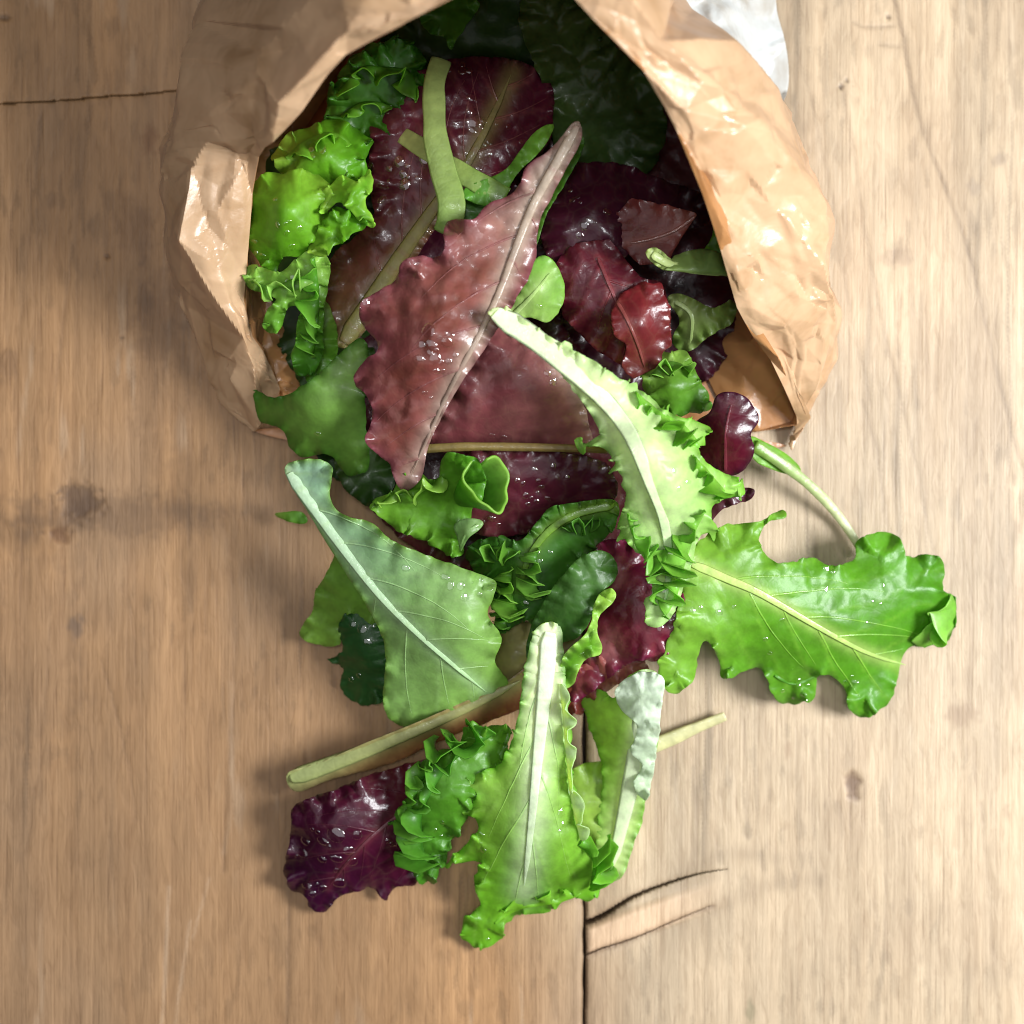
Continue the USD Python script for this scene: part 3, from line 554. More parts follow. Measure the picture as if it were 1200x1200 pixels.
# --- underneath: leaves seen only through the gaps
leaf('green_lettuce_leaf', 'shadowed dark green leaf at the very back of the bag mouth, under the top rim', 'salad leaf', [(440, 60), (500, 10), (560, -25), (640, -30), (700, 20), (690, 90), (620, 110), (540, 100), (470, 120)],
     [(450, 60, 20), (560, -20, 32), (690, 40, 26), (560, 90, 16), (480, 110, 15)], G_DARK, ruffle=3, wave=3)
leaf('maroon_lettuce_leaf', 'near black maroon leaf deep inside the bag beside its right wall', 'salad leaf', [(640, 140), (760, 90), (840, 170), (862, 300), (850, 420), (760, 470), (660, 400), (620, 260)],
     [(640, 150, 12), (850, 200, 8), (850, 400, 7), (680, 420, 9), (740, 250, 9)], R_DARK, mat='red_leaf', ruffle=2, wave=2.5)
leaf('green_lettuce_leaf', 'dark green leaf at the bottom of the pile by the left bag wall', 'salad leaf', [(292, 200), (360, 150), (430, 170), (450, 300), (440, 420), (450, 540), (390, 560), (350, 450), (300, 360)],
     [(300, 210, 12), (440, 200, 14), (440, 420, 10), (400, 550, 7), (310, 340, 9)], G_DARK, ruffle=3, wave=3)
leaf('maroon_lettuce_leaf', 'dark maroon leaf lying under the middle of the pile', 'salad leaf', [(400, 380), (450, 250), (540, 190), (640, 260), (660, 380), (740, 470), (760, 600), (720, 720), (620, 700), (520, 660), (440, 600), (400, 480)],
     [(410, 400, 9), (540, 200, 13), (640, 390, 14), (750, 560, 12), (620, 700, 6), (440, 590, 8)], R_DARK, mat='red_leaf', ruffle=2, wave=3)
leaf('green_lettuce_leaf', 'small green leaf poking up just inside the top rim, lit at its pointed tip', 'salad leaf', [(500, 0), (560, 0), (545, 30), (528, 56), (520, 45), (502, 38)],
     [(500, 0, 40), (560, 0, 40), (528, 55, 44), (510, 35, 42)], [(0, (60, 110, 30)), (1, (80, 140, 40))], ruffle=2, wave=2, step=3)
# --- back of the bag
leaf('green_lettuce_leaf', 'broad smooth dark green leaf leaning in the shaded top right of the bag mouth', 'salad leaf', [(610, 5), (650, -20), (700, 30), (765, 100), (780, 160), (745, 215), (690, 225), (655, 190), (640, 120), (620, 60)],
     [(620, 10, 34), (700, 40, 30), (775, 140, 16), (690, 220, 14), (640, 110, 22)], [(0, (78, 102, 46)), (1, (50, 82, 34))], ruffle=3, wl=60, reach=30, wave=4)  # tone darkened to put the shade of the deep bag mouth into the colour
leaf('curly_lettuce_leaf', 'dark curly lettuce leaf below the top left rim of the bag', 'salad leaf', [(392, 96), (420, 62), (470, 45), (500, 70), (497, 110), (470, 130), (450, 165), (410, 165), (380, 150)],
     [(395, 100, 30), (480, 55, 34), (495, 110, 28), (450, 160, 26), (390, 150, 26)], [(0, (70, 130, 30)), (1, (52, 112, 26))], ruffle=4.5, wl=26, reach=14, lateral=6, teeth=6, tooth=9, wave=2, step=3.2,
     frills=[dict(line=[(398, 108), (432, 78), (480, 84), (492, 112)], width=20, color=(70, 130, 30), edge=(110, 168, 45), wl=36, amp=0.8, lean=0.6), dict(line=[(398, 140), (430, 120), (462, 128)], width=18, color=(80, 140, 34), edge=(118, 176, 50), wl=34, amp=0.8, lean=0.5)])
leaf('maroon_lettuce_leaf', 'blistered wine red lettuce leaf with pale midrib and droplets in the back of the mouth', 'salad leaf',
     [(448, 112), (480, 88), (520, 72), (560, 66), (605, 70), (640, 92), (648, 140), (630, 185), (580, 215), (545, 240), (515, 262), (490, 300), (460, 345), (430, 385), (402, 408), (384, 392), (382, 360), (384, 318), (400, 290), (432, 262), (436, 215), (434, 170)],
     [(450, 115, 27), (600, 72, 27), (640, 150, 23), (510, 260, 25), (440, 240, 22), (400, 400, 18), (390, 320, 17), (540, 160, 32)],
     [(0, (118, 92, 56)), (0.25, (112, 62, 50)), (0.45, (92, 32, 44)), (1, (72, 18, 38))], rib=[(402, 404), (432, 358), (470, 300), (508, 245), (545, 195), (580, 130), (600, 85)], ribcol=(150, 148, 84), rib_r=(11, 2), rib_glow=12, mat='red_leaf', ruffle=2.2, wave=2.5,
     bump=1.2, bump_f=1 / 15, veins=9, vein_col=(140, 80, 76), teeth=4, drops=[(552, 128, 10, 12, 0.3, 1.2), (556, 130, 7, 6, 0.8, 1.7), (470, 205, 14, 6, 0.6, 1.3), (560, 165, 14, 8, 0.25, 0.6), (470, 200, 16, 14, 0.25, 0.7), (455, 235, 8, 8, 0.3, 0.9), (590, 175, 16, 8, 0.3, 0.8), (462, 125, 8, 4, 0.4, 0.9), (545, 78, 8, 6, 0.3, 0.9), (490, 260, 16, 6, 0.3, 0.5)])
# --- curly green heap along the left wall
leaf('curly_lettuce_leaf', 'bright green frilly lettuce leaf just under the dark curly one, top of the left heap', 'salad leaf',
     [(322, 176), (338, 158), (362, 150), (384, 138), (404, 142), (424, 156), (436, 172), (428, 190), (430, 214), (408, 222), (390, 214), (372, 226), (350, 214), (332, 206)],
     [(330, 180, 33), (420, 160, 30), (425, 210, 35), (380, 218, 35), (350, 160, 33), (380, 185, 39)], G_BRIGHT, ruffle=3.4, wl=34, reach=14, lateral=6, teeth=4.5, tooth=12, wave=3, step=2.8, drops=[(372, 178, 4, 3, 0.4, 0.8)],
     frills=[dict(line=[(334, 188), (358, 166), (388, 156), (414, 172)], width=17, color=(100, 160, 36), edge=(126, 186, 52), wl=44, amp=0.7, lean=0.5)])
leaf('curly_lettuce_leaf', 'smooth domed bright green lettuce leaf pressed against the left wall of the bag', 'salad leaf',
     [(298, 212), (312, 202), (330, 206), (352, 198), (374, 208), (388, 226), (384, 246), (396, 262), (384, 282), (364, 288), (350, 300), (330, 306), (322, 320), (306, 312), (296, 296), (288, 280), (292, 250)],
     [(300, 215, 36), (375, 212, 38), (388, 265, 36), (325, 315, 32), (290, 275, 34), (340, 245, 45)], [(0, (128, 178, 52)), (0.5, (104, 166, 34)), (1, (92, 156, 28))], ruffle=2.6, wl=46, reach=13, lateral=5, teeth=4, tooth=14, wave=2.6, bump=0.3, bump_f=1 / 20, step=2.8,
     drops=[(340, 268, 9, 8, 0.4, 0.9), (304, 290, 4, 3, 0.5, 0.9), (326, 236, 2, 1, 0.5, 0.7)])
leaf('curly_lettuce_leaf', 'notched bright lettuce lobe curling over a dark hollow beside the wine red leaf', 'salad leaf',
     [(388, 214), (402, 206), (418, 212), (434, 200), (436, 222), (428, 236), (438, 256), (436, 266), (420, 258), (408, 244), (392, 240), (378, 250), (376, 232)],
     [(390, 215, 40), (432, 205, 38), (434, 262, 38), (380, 245, 40), (408, 228, 44)], G_BRIGHT, edge=(150, 204, 70), edge_w=4, ruffle=2.4, wl=32, reach=10, lateral=4, teeth=3, tooth=10, wave=1.6, step=2.4)
leaf('curly_lettuce_leaf', 'small bright lettuce lobe with a curled over edge next to the wine red leaf', 'salad leaf', [(376, 262), (392, 245), (415, 248), (430, 262), (412, 276), (392, 290), (372, 300), (362, 296)],
     [(380, 262, 40), (425, 260, 40), (400, 285, 42), (368, 298, 40)], G_BRIGHT, ruffle=3, wl=30, lateral=4, teeth=4, tooth=9, wave=1.5, step=2.6)
leaf('curly_lettuce_leaf', 'light green lettuce leaf with rounded lobes at the lower left wall of the bag', 'salad leaf', [(284, 318), (305, 312), (330, 318), (352, 300), (380, 296), (384, 330), (380, 380), (372, 430), (350, 440), (345, 400), (350, 360), (335, 365), (328, 385), (312, 388), (310, 372), (322, 350), (298, 340)],
     [(290, 322, 34), (378, 300, 37), (375, 420, 24), (320, 380, 30), (345, 340, 34)], [(0, (150, 196, 88)), (0.5, (98, 158, 44)), (1, (70, 138, 34))], ruffle=3, wl=28, reach=12, lateral=4, teeth=3, tooth=11, wave=2, step=2.8,
     drops=[(345, 328, 5, 4, 0.3, 0.8), (338, 362, 3, 2, 0.3, 0.6), (300, 322, 4, 2, 0.4, 0.7)],
     frills=[dict(line=[(368, 300), (374, 350), (366, 420)], width=20, color=(80, 145, 30), edge=(120, 180, 60), wl=26, lean=0.8), dict(line=[(292, 326), (322, 336), (348, 326), (368, 330)], width=16, color=(110, 168, 60), edge=(160, 200, 100), wl=24, lean=0.9)])
leaf('green_lettuce_leaf', 'dark green lettuce sliver tucked between the curly leaves and the brown leaf base', 'salad leaf', [(352, 375), (375, 350), (392, 372), (395, 420), (378, 452), (358, 445)], [(355, 380, 22), (390, 370, 22), (380, 448, 16), (360, 420, 18)], G_MID, ruffle=2, teeth=2)
# --- right interior
leaf('maroon_lettuce_leaf', 'glossy dark purple leaf right of the big red brown leaf in the mouth', 'salad leaf', [(632, 232), (650, 205), (690, 190), (740, 195), (790, 215), (830, 235), (825, 265), (770, 262), (735, 300), (690, 318), (650, 310), (632, 275)],
     [(635, 240, 28), (700, 195, 26), (825, 245, 20), (740, 290, 26), (660, 305, 28), (700, 250, 33)], [(0, (64, 18, 36)), (1, (44, 12, 28))], mat='red_leaf', ruffle=2, wave=3, bump=0.8, bump_f=1 / 22, drops=[(674, 232, 7, 12, 0.3, 0.9), (690, 266, 10, 12, 0.25, 0.8)])
leaf('beet_leaf', 'dull reddish brown leaf tip at the right of the mouth, above the curled green leaf', 'salad leaf', [(722, 250), (740, 232), (780, 240), (818, 250), (800, 276), (782, 306), (750, 312), (725, 285)], [(725, 250, 31), (815, 250, 30), (780, 302, 27), (735, 300, 27)], [(0, (122, 62, 54)), (1, (98, 44, 44))], mat='red_leaf', angular=True, rib=[(816, 252), (780, 275), (735, 285)], ribcol=(150, 96, 84), rib_r=(2, 1), rib_glow=5, teeth=2, ruffle=1)
leaf('beet_leaf', 'deep crimson beet leaf right of the purple leaf, ending at the pale green one', 'salad leaf', [(650, 310), (672, 285), (715, 280), (750, 325), (775, 330), (786, 360), (786, 400), (770, 425), (735, 432), (700, 412), (660, 372)],
     [(655, 310, 30), (715, 285, 32), (782, 350, 30), (750, 428, 26), (690, 405, 27), (710, 350, 34)], [(0, (84, 24, 38)), (0.5, (76, 20, 32)), (1, (100, 34, 32))], rib=[(700, 300), (725, 360), (755, 425)], ribcol=(130, 58, 62), rib_r=(2.2, 1.2), rib_glow=4, angular=True, blotch=(70, 18, 30), mat='red_leaf', ruffle=1.5, wave=2.5, teeth=1.5, veins=5, vein_col=(120, 40, 46))
leaf('beet_leaf', 'bright red rounded leaf corner in front of the crimson beet leaf', 'salad leaf', [(716, 366), (728, 344), (756, 330), (774, 332), (786, 360), (784, 404), (770, 430), (742, 444), (728, 430), (734, 404), (718, 392)], [(720, 345, 35), (774, 335, 36), (784, 400, 32), (740, 428, 31), (750, 380, 39)], [(0, (112, 34, 38)), (1, (88, 32, 32))], rib=[(722, 352), (742, 390), (756, 434)], ribcol=(140, 76, 70), rib_r=(2, 1), rib_glow=4, mat='red_leaf', angular=True, blotch=(70, 22, 32), ruffle=1.0, wave=3.0, teeth=4.5, tooth=14, step=3)
leaf('green_lettuce_leaf', 'pale green leaf with a rolled tip sticking out by the right wall of the bag', 'salad leaf', [(757, 297), (766, 290), (782, 300), (800, 308), (850, 304), (862, 330), (858, 352), (832, 368), (800, 362), (782, 345), (776, 322)],
     [(760, 295, 44), (790, 305, 42), (855, 310, 36), (850, 350, 34), (790, 345, 35), (815, 325, 40)], [(0, (170, 195, 120)), (0.4, (120, 148, 70)), (1, (98, 136, 50))], rib=[(762, 296), (800, 318), (850, 330)], ribcol=(170, 190, 120), rib_r=(5, 2), ruffle=2, wave=1.5, curls=[(862, 308, 780, 300, 16, 1)], step=3, teeth=2)
leaf('green_lettuce_leaf', 'folded olive green leaf under the rolled tip leaf by the right wall', 'salad leaf', [(782, 350), (800, 345), (838, 360), (858, 350), (862, 372), (830, 395), (805, 412), (788, 400), (796, 375)], [(785, 350, 28), (858, 355, 28), (805, 408, 22), (830, 380, 30)], [(0, (120, 140, 70)), (1, (84, 116, 44))], rib=[(788, 352), (812, 372), (808, 405)], ribcol=(150, 170, 110), rib_r=(3, 1.5), ruffle=3, wl=36, wave=2, step=3)
leaf('green_lettuce_leaf', 'narrow vivid green strip between the right paper wall and the brown leaf tip', 'salad leaf', [(832, 240), (846, 268), (856, 300), (838, 312), (822, 300), (834, 275)], [(834, 245, 26), (852, 300, 26), (825, 300, 24), (840, 275, 28)], [(0, (96, 150, 30)), (1, (80, 130, 30))], ruffle=1.5, teeth=2, step=3)
leaf('curly_lettuce_leaf', 'medium green leaf with ragged edge beside the orange inside of the bag', 'salad leaf', [(752, 442), (770, 418), (800, 412), (822, 450), (832, 478), (800, 486), (775, 488), (760, 466)], [(755, 440, 29), (800, 415, 28), (828, 478, 24), (770, 485, 25), (790, 450, 33)], G_MID, ruffle=3, wl=26, lateral=4, teeth=4, tooth=9, wave=2, step=3,
     frills=[dict(line=[(760, 446), (785, 424), (812, 440)], width=18, color=(96, 150, 50), edge=(130, 180, 70), wl=22, lean=0.9)])
# --- left edge of the pile
leaf('green_lettuce_leaf', 'smooth mid green leaf hanging over the lower left lip of the bag', 'salad leaf', [(297, 458), (306, 462), (330, 464), (362, 446), (392, 420), (424, 396), (432, 430), (428, 490), (432, 545), (408, 556), (384, 532), (362, 534), (344, 530), (334, 508), (318, 498), (304, 490)],
     [(300, 465, 17), (420, 400, 34), (430, 480, 29), (425, 548, 18), (350, 530, 17), (360, 480, 30), (325, 500, 18)], [(0, (146, 186, 104)), (0.5, (128, 174, 82)), (1, (104, 152, 56))], edge=(70, 124, 36), edge_w=8, ruffle=2.2, wl=44, reach=14, teeth=2.5, wave=2.5, bump=0.3, bump_f=1 / 14, drops=[(370, 505, 5, 5, 0.3, 0.8)])
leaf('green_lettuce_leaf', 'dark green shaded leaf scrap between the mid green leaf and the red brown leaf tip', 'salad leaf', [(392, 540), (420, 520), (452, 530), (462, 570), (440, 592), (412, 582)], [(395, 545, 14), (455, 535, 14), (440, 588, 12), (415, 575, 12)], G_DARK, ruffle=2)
# --- mizuna over the wine red leaf
def mizuna():
    label = 'thin forked light green mizuna stem lying upright on the wine red leaf'
    base = P(530, 180, 0.0); root = thing('mizuna_leaf', label, 'salad leaf', base, GROUP)
    stalk(root, base, [(518, 70, 36), (509, 105, 39), (510, 150, 41), (520, 200, 42), (530, 240, 43), (524, 275, 40)], 11, 15, (156, 172, 100), (130, 160, 78), 0.16)
    stalk(root, base, [(472, 158, 35), (500, 176, 38), (530, 196, 40), (562, 214, 42), (592, 232, 42)], 9, 13, (170, 178, 108), (112, 152, 60), 0.2, seed=4)
mizuna()
leaf('mizuna_leaf', 'green pointed mizuna leaf just left of the red brown leaf stalk', 'salad leaf', [(648, 146), (634, 176), (606, 204), (584, 236), (560, 240), (542, 226), (562, 212), (592, 198), (614, 170), (634, 150)], [(648, 148, 38), (600, 205, 42), (545, 226, 42), (584, 236, 42)], [(0, (112, 166, 56)), (1, (84, 146, 44))], ruffle=1, teeth=1, wave=1, step=3)
leaf('mizuna_leaf', 'small dark green leaf below the mizuna fork, above the red brown leaf', 'salad leaf', [(536, 222), (560, 236), (578, 252), (560, 270), (540, 262)], [(536, 222, 35), (578, 250, 36), (560, 268, 35), (545, 250, 37)], [(0, (78, 130, 44)), (1, (60, 112, 38))], ruffle=1, teeth=2, step=3)
# --- green under the big red leaf
leaf('green_lettuce_leaf', 'rounded light green leaf peeking out right of the red brown leaf stalk', 'salad leaf', [(592, 376), (602, 352), (614, 332), (624, 306), (640, 300), (655, 316), (662, 342), (656, 364), (640, 378), (620, 372)], [(605, 355, 39), (634, 302, 40), (659, 345, 38), (632, 376, 37), (632, 340, 42)], [(0, (150, 186, 96)), (1, (116, 168, 66))], rib=[(596, 374), (622, 348), (646, 318)], ribcol=(176, 204, 130), rib_r=(3, 1), ruffle=0.9, wave=2.5, teeth=2, step=3, drops=[(634, 356, 3, 4, 0.3, 0.8)])
leaf('green_lettuce_leaf', 'vivid green leaf edge beside the upper stalk of the red brown leaf', 'salad leaf', [(640, 205), (665, 165), (684, 160), (676, 190), (650, 236), (636, 262), (626, 290), (616, 270), (630, 235)], [(640, 205, 38), (680, 162, 38), (640, 250, 40), (622, 285, 38)], [(0, (84, 130, 40)), (1, (70, 130, 30))], ruffle=1, teeth=1.5, step=3)
leaf('red_lettuce_leaf', 'dusky pink brown lettuce leaf with pale tip under the white ribbed leaf', 'salad leaf', [(540, 440), (572, 395), (600, 375), (640, 396), (668, 425), (682, 462), (692, 500), (690, 528), (640, 534), (560, 530), (505, 525), (515, 480)],
     [(545, 440, 33), (600, 380, 38), (660, 420, 36), (690, 520, 24), (590, 530, 24), (510, 520, 26), (610, 460, 38)], [(0, (104, 52, 56)), (0.5, (124, 66, 70)), (0.8, (140, 88, 86)), (1, (196, 172, 152))], rib=[(545, 525), (600, 475), (640, 452), (676, 432)], midrib=False, mat='red_leaf', blotch=(146, 100, 94), blotch_amt=0.35, ruffle=2, wave=2.5, bump=0.6, bump_f=1 / 18, drops=[(646, 440, 4, 4, 0.4, 0.9), (588, 514, 8, 4, 0.3, 0.6)])
leaf('red_lettuce_leaf', 'big red brown oak lettuce leaf with pale grey stalk pointing up, topmost in the middle', 'salad leaf',
     [(676, 142), (682, 158), (664, 196), (644, 236), (632, 262), (628, 300), (612, 340), (590, 372), (566, 412), (542, 446), (516, 492), (500, 530), (492, 562), (472, 574), (452, 540), (430, 518), (436, 492), (428, 464), (414, 440), (440, 408), (424, 380), (426, 350), (462, 330), (476, 302), (516, 296), (526, 262), (556, 256), (572, 242), (604, 226), (616, 198), (648, 172)],
     [(676, 146, 52), (640, 200, 50), (630, 280, 47), (590, 372, 48), (520, 480, 42), (480, 572, 32), (430, 510, 38), (420, 440, 41), (430, 360, 43), (530, 270, 46), (510, 390, 54)],
     [(0, (186, 180, 160)), (0.22, (166, 140, 124)), (0.36, (138, 90, 80)), (0.7, (124, 68, 64)), (1, (118, 70, 58))], rib=[(678, 146), (655, 186), (624, 242), (604, 292), (586, 340), (560, 395), (530, 450), (498, 520), (480, 562)], ribcol=(184, 170, 150), rib_r=(5.5, 1.2), rib_flat=0.42, rib_glow=13, mat='red_leaf',
     blotch=(112, 60, 44), blotch_amt=0.6, edge=(118, 62, 72), edge_w=12, ruffle=3.0, wl=70, reach=26, wave=3.2, teeth=5, tooth=24, bump=0.4, bump_f=1 / 20, veins=8, vein_col=(142, 84, 84), step=3.6,
     drops=[(508, 402, 9, 26, 0.35, 1.2), (508, 402, 6, 9, 0.9, 2.0), (524, 424, 9, 10, 0.3, 0.9), (488, 296, 6, 3, 0.5, 0.9), (430, 356, 4, 2, 0.5, 0.8), (490, 440, 16, 6, 0.25, 0.5), (622, 178, 4, 3, 0.3, 0.7)])
# --- middle of the pile
def thin_stem():
    base = P(590, 524, 0); root = thing('leaf_stem', 'thin straight olive stem lying across below the red brown leaf', 'stem', base, GROUP)
    stalk(root, base, [(494, 526, 33), (560, 523, 35), (630, 524, 35), (712, 527, 32)], 5, 4, (134, 116, 64), (120, 96, 52), 0.7)
thin_stem()
leaf('maroon_lettuce_leaf', 'wine red blistered leaf with droplets below the thin olive stem', 'salad leaf', [(520, 536), (580, 526), (650, 530), (712, 545), (722, 582), (690, 592), (648, 598), (616, 622), (582, 630), (550, 618), (530, 580)],
     [(525, 540, 24), (650, 532, 30), (718, 575, 24), (640, 600, 24), (560, 620, 22), (600, 570, 31)], R_DARK, mat='red_leaf', bump=1.2, bump_f=1 / 14, ruffle=1.5, wave=2.5, blotch=(112, 42, 60), drops=[(622, 575, 10, 16, 0.3, 0.9), (572, 604, 8, 10, 0.3, 0.9), (650, 552, 14, 6, 0.3, 0.6)])
leaf('maroon_lettuce_leaf', 'purple red leaf half hidden beneath the white ribbed leaf, right of centre', 'salad leaf', [(690, 652), (716, 632), (748, 640), (770, 680), (796, 690), (798, 735), (778, 772), (742, 776), (704, 800), (664, 822), (672, 780), (688, 740), (684, 700)],
     [(692, 655, 18), (750, 645, 18), (796, 700, 26), (790, 750, 24), (670, 815, 14), (690, 720, 18), (735, 720, 24)], [(0, (84, 20, 40)), (0.6, (100, 22, 40)), (1, (110, 40, 44))], mat='red_leaf', edge=(120, 30, 70), edge_w=8, bump=1.0, bump_f=1 / 14, ruffle=2, wave=2.5, teeth=4, blotch=(150, 96, 92), blotch_amt=0.5, drops=[(778, 726, 8, 16, 0.3, 0.8), (790, 705, 4, 5, 0.3, 0.7), (712, 762, 8, 4, 0.3, 0.5)])
leaf('maroon_lettuce_leaf', 'brownish red crumpled leaf base just above the pale leaf with white rib', 'salad leaf', [(640, 800), (680, 778), (722, 760), (752, 768), (760, 790), (730, 802), (700, 815), (676, 838), (650, 832)], [(645, 805, 12), (740, 768, 16), (755, 790, 15), (670, 834, 10), (700, 795, 16)], [(0, (120, 44, 40)), (1, (140, 84, 78))], mat='red_leaf', ruffle=2.5, wl=30, lateral=3, teeth=4, tooth=9, wave=2, bump=0.8)
leaf('curly_lettuce_leaf', 'curly green lettuce leaf with a rolled trumpet lobe below the red brown leaf tip', 'salad leaf', [(436, 592), (462, 572), (480, 552), (510, 562), (520, 536), (548, 534), (566, 545), (566, 582), (552, 602), (540, 650), (515, 646), (490, 632), (462, 618)],
     [(440, 592, 25), (480, 558, 32), (525, 540, 36), (565, 560, 36), (540, 645, 24), (480, 625, 24), (515, 590, 26)], [(0, (110, 165, 50)), (1, (74, 138, 28))], ruffle=3.5, wl=40, reach=14, lateral=5, teeth=4, tooth=11, wave=2.5, step=3,
     frills=[dict(line=[(442, 594), (472, 574), (500, 570), (520, 552)], width=20, color=(96, 154, 36), edge=(150, 190, 80), wl=34, lean=0.9)])
def trumpet():
    """the lobe rolled into an open tube"""
    base = P(570, 565, 0.0); root = thing('curly_lettuce_leaf', 'small rolled trumpet shaped lettuce lobe opening to the right, below the thin stem', 'salad leaf', base, GROUP)
    n, m = 36, 60
    A_, B_ = P(524, 588, 0.020), P(574, 566, 0.039); ax = (B_ - A_) / np.linalg.norm(B_ - A_); sd = np.cross(ax, (0, 0, 1)); sd /= np.linalg.norm(sd); up = np.cross(sd, ax)
    t = np.linspace(0, 1, n)[:, None]; a = np.linspace(-2.9, 2.75, m)[None]; rad = (0.0016 + 0.0050 * t ** 1.6) * (1 + 0.10 * np.sin(3 * a + 1) * t + 0.05 * np.sin(7 * a) * t ** 3)
    along = t * np.linalg.norm(B_ - A_) + 0.0012 * t ** 3 * np.sin(2 * a + 0.6)
    v = (A_ + along[..., None] * ax + (rad * np.cos(a))[..., None] * sd * 1.15 + (rad * np.sin(a))[..., None] * up).reshape(-1, 3); f = grid_faces(n, m)
    c = lin((84, 144, 38)) * (1 + 0.15 * n2(v * 4000, 1 / 20, 3)[:, None]); k = np.repeat(t[:, 0] ** 8, m)[:, None]; c = c * (1 - k) + lin((150, 196, 84)) * k
    sv, sf = solidify(v, f, 0.0006); obj('blade', (sv - base, sf), M['green_leaf'], root, col=np.vstack([c, c]))
trumpet()
leaf('curly_lettuce_leaf', 'dense dark green frisee leaf with an arched pale rib in the middle of the pile', 'salad leaf', [(548, 640), (580, 628), (610, 632), (640, 600), (680, 588), (722, 588), (722, 612), (690, 650), (660, 700), (640, 735), (610, 730), (585, 740), (578, 700), (560, 670)],
     [(550, 640, 20), (640, 605, 30), (720, 595, 30), (700, 640, 24), (630, 730, 20), (585, 735, 16), (620, 670, 27)], [(0, (64, 118, 34)), (1, (52, 106, 28))], rib=[(722, 592), (680, 600), (645, 620), (622, 650), (610, 690)], ribcol=(112, 150, 50), rib_r=(5, 3), rib_glow=9, ruffle=3, wl=22, lateral=4, teeth=5, tooth=8, wave=2.5, step=3,
     drops=[(612, 708, 6, 4, 0.3, 0.7), (640, 640, 12, 5, 0.3, 0.6)],
     frills=[dict(line=[(560, 644), (590, 640), (612, 650)], width=20, color=(70, 125, 34), edge=(110, 165, 55), wl=18, lean=0.9), dict(line=[(602, 660), (600, 690), (610, 725)], width=22, color=(80, 138, 36), edge=(128, 178, 66), wl=16, lean=0.8), dict(line=[(632, 640), (628, 670), (634, 700)], width=24, color=(64, 120, 34), edge=(120, 172, 66), wl=15, lean=0.9),
             dict(line=[(585, 690), (590, 715), (598, 738)], width=18, color=(72, 128, 34), edge=(110, 165, 60), wl=15, lean=0.8), dict(line=[(655, 620), (680, 610), (705, 610)], width=18, color=(52, 104, 30), edge=(84, 140, 44), wl=15, lean=0.9)])
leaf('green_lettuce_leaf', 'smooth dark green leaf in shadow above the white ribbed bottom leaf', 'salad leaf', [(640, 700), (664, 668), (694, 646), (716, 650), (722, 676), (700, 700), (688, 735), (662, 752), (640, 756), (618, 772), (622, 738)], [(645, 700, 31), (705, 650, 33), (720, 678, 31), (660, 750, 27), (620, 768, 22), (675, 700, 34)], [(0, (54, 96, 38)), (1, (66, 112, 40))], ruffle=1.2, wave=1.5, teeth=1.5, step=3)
leaf('curly_lettuce_leaf', 'little bright green curl with a pale edge beside the white rib', 'salad leaf', [(700, 700), (716, 690), (722, 700), (704, 720), (700, 742), (704, 765), (684, 775), (672, 800), (656, 806), (660, 770), (676, 752), (690, 735)], [(705, 700, 34), (720, 695, 35), (700, 755, 32), (660, 800, 22), (685, 750, 34)], G_BRIGHT, edge=(160, 204, 96), edge_w=4, ruffle=2, wl=30, teeth=1.5, wave=1, step=2.6, drops=[(690, 768, 5, 4, 0.4, 0.9)])
leaf('green_lettuce_leaf', 'tiny pale bluish green leaf fold between the trumpet lobe and the wine red leaf', 'salad leaf', [(532, 616), (546, 608), (566, 612), (560, 622), (548, 632), (540, 646), (536, 630)], [(538, 614, 29), (562, 614, 29), (544, 642, 27), (550, 622, 31)], [(0, (122, 160, 100)), (1, (92, 136, 66))], rib=[(564, 614), (550, 620), (540, 642)], ribcol=(126, 164, 96), rib_r=(1.5, 0.8), ruffle=0.6, teeth=0.8, step=2.4)
leaf('green_lettuce_leaf', 'dull olive leaf base between the pale blue green leaf and the white rib', 'salad leaf', [(572, 735), (604, 728), (632, 738), (628, 790), (606, 815), (574, 812), (560, 780)], [(575, 738, 11), (630, 740, 15), (620, 800, 12), (570, 805, 9), (598, 770, 16)], [(0, (116, 116, 68)), (1, (150, 146, 96))], ruffle=1.5, wave=1.5, teeth=1.5, step=3)
# --- left pale leaf and its neighbours
leaf('green_lettuce_leaf', 'curled dark glossy green leaf lobe under the big pale leaf, touching the table', 'salad leaf', [(398, 728), (420, 712), (446, 720), (456, 760), (456, 812), (438, 826), (412, 822), (398, 800), (402, 782), (382, 772), (398, 764)], [(400, 730, 12), (450, 725, 14), (455, 810, 8), (405, 800, 3), (386, 770, 4), (428, 755, 15)], [(0, (52, 100, 46)), (1, (38, 86, 38))], ruffle=2.5, wl=30, teeth=3, tooth=9, wave=2, step=3, drops=[(424, 738, 7, 12, 0.4, 1.6), (420, 795, 6, 3, 0.4, 0.7)])
leaf('green_lettuce_leaf', 'light green leaf behind the big pale leaf, its notched end lying on the table', 'salad leaf', [(372, 688), (386, 664), (398, 640), (430, 650), (462, 690), (470, 730), (440, 735), (410, 718), (400, 735), (398, 756), (372, 756), (352, 742), (366, 716)], [(375, 690, 12), (400, 642, 20), (465, 700, 18), (400, 750, 9), (356, 742, 6), (420, 690, 19)], [(0, (124, 168, 66)), (1, (100, 150, 52))], ruffle=1.5, wave=1.5, teeth=2.5)
leaf('green_lettuce_leaf', 'tiny green leaf tip on the table left of the big pale leaf', 'salad leaf', [(322, 602), (335, 600), (356, 602), (360, 612), (340, 612)], [(325, 604, 6), (355, 603, 9), (358, 611, 9), (340, 606, 8)], G_MID, ruffle=0.5, teeth=1, step=2.5)
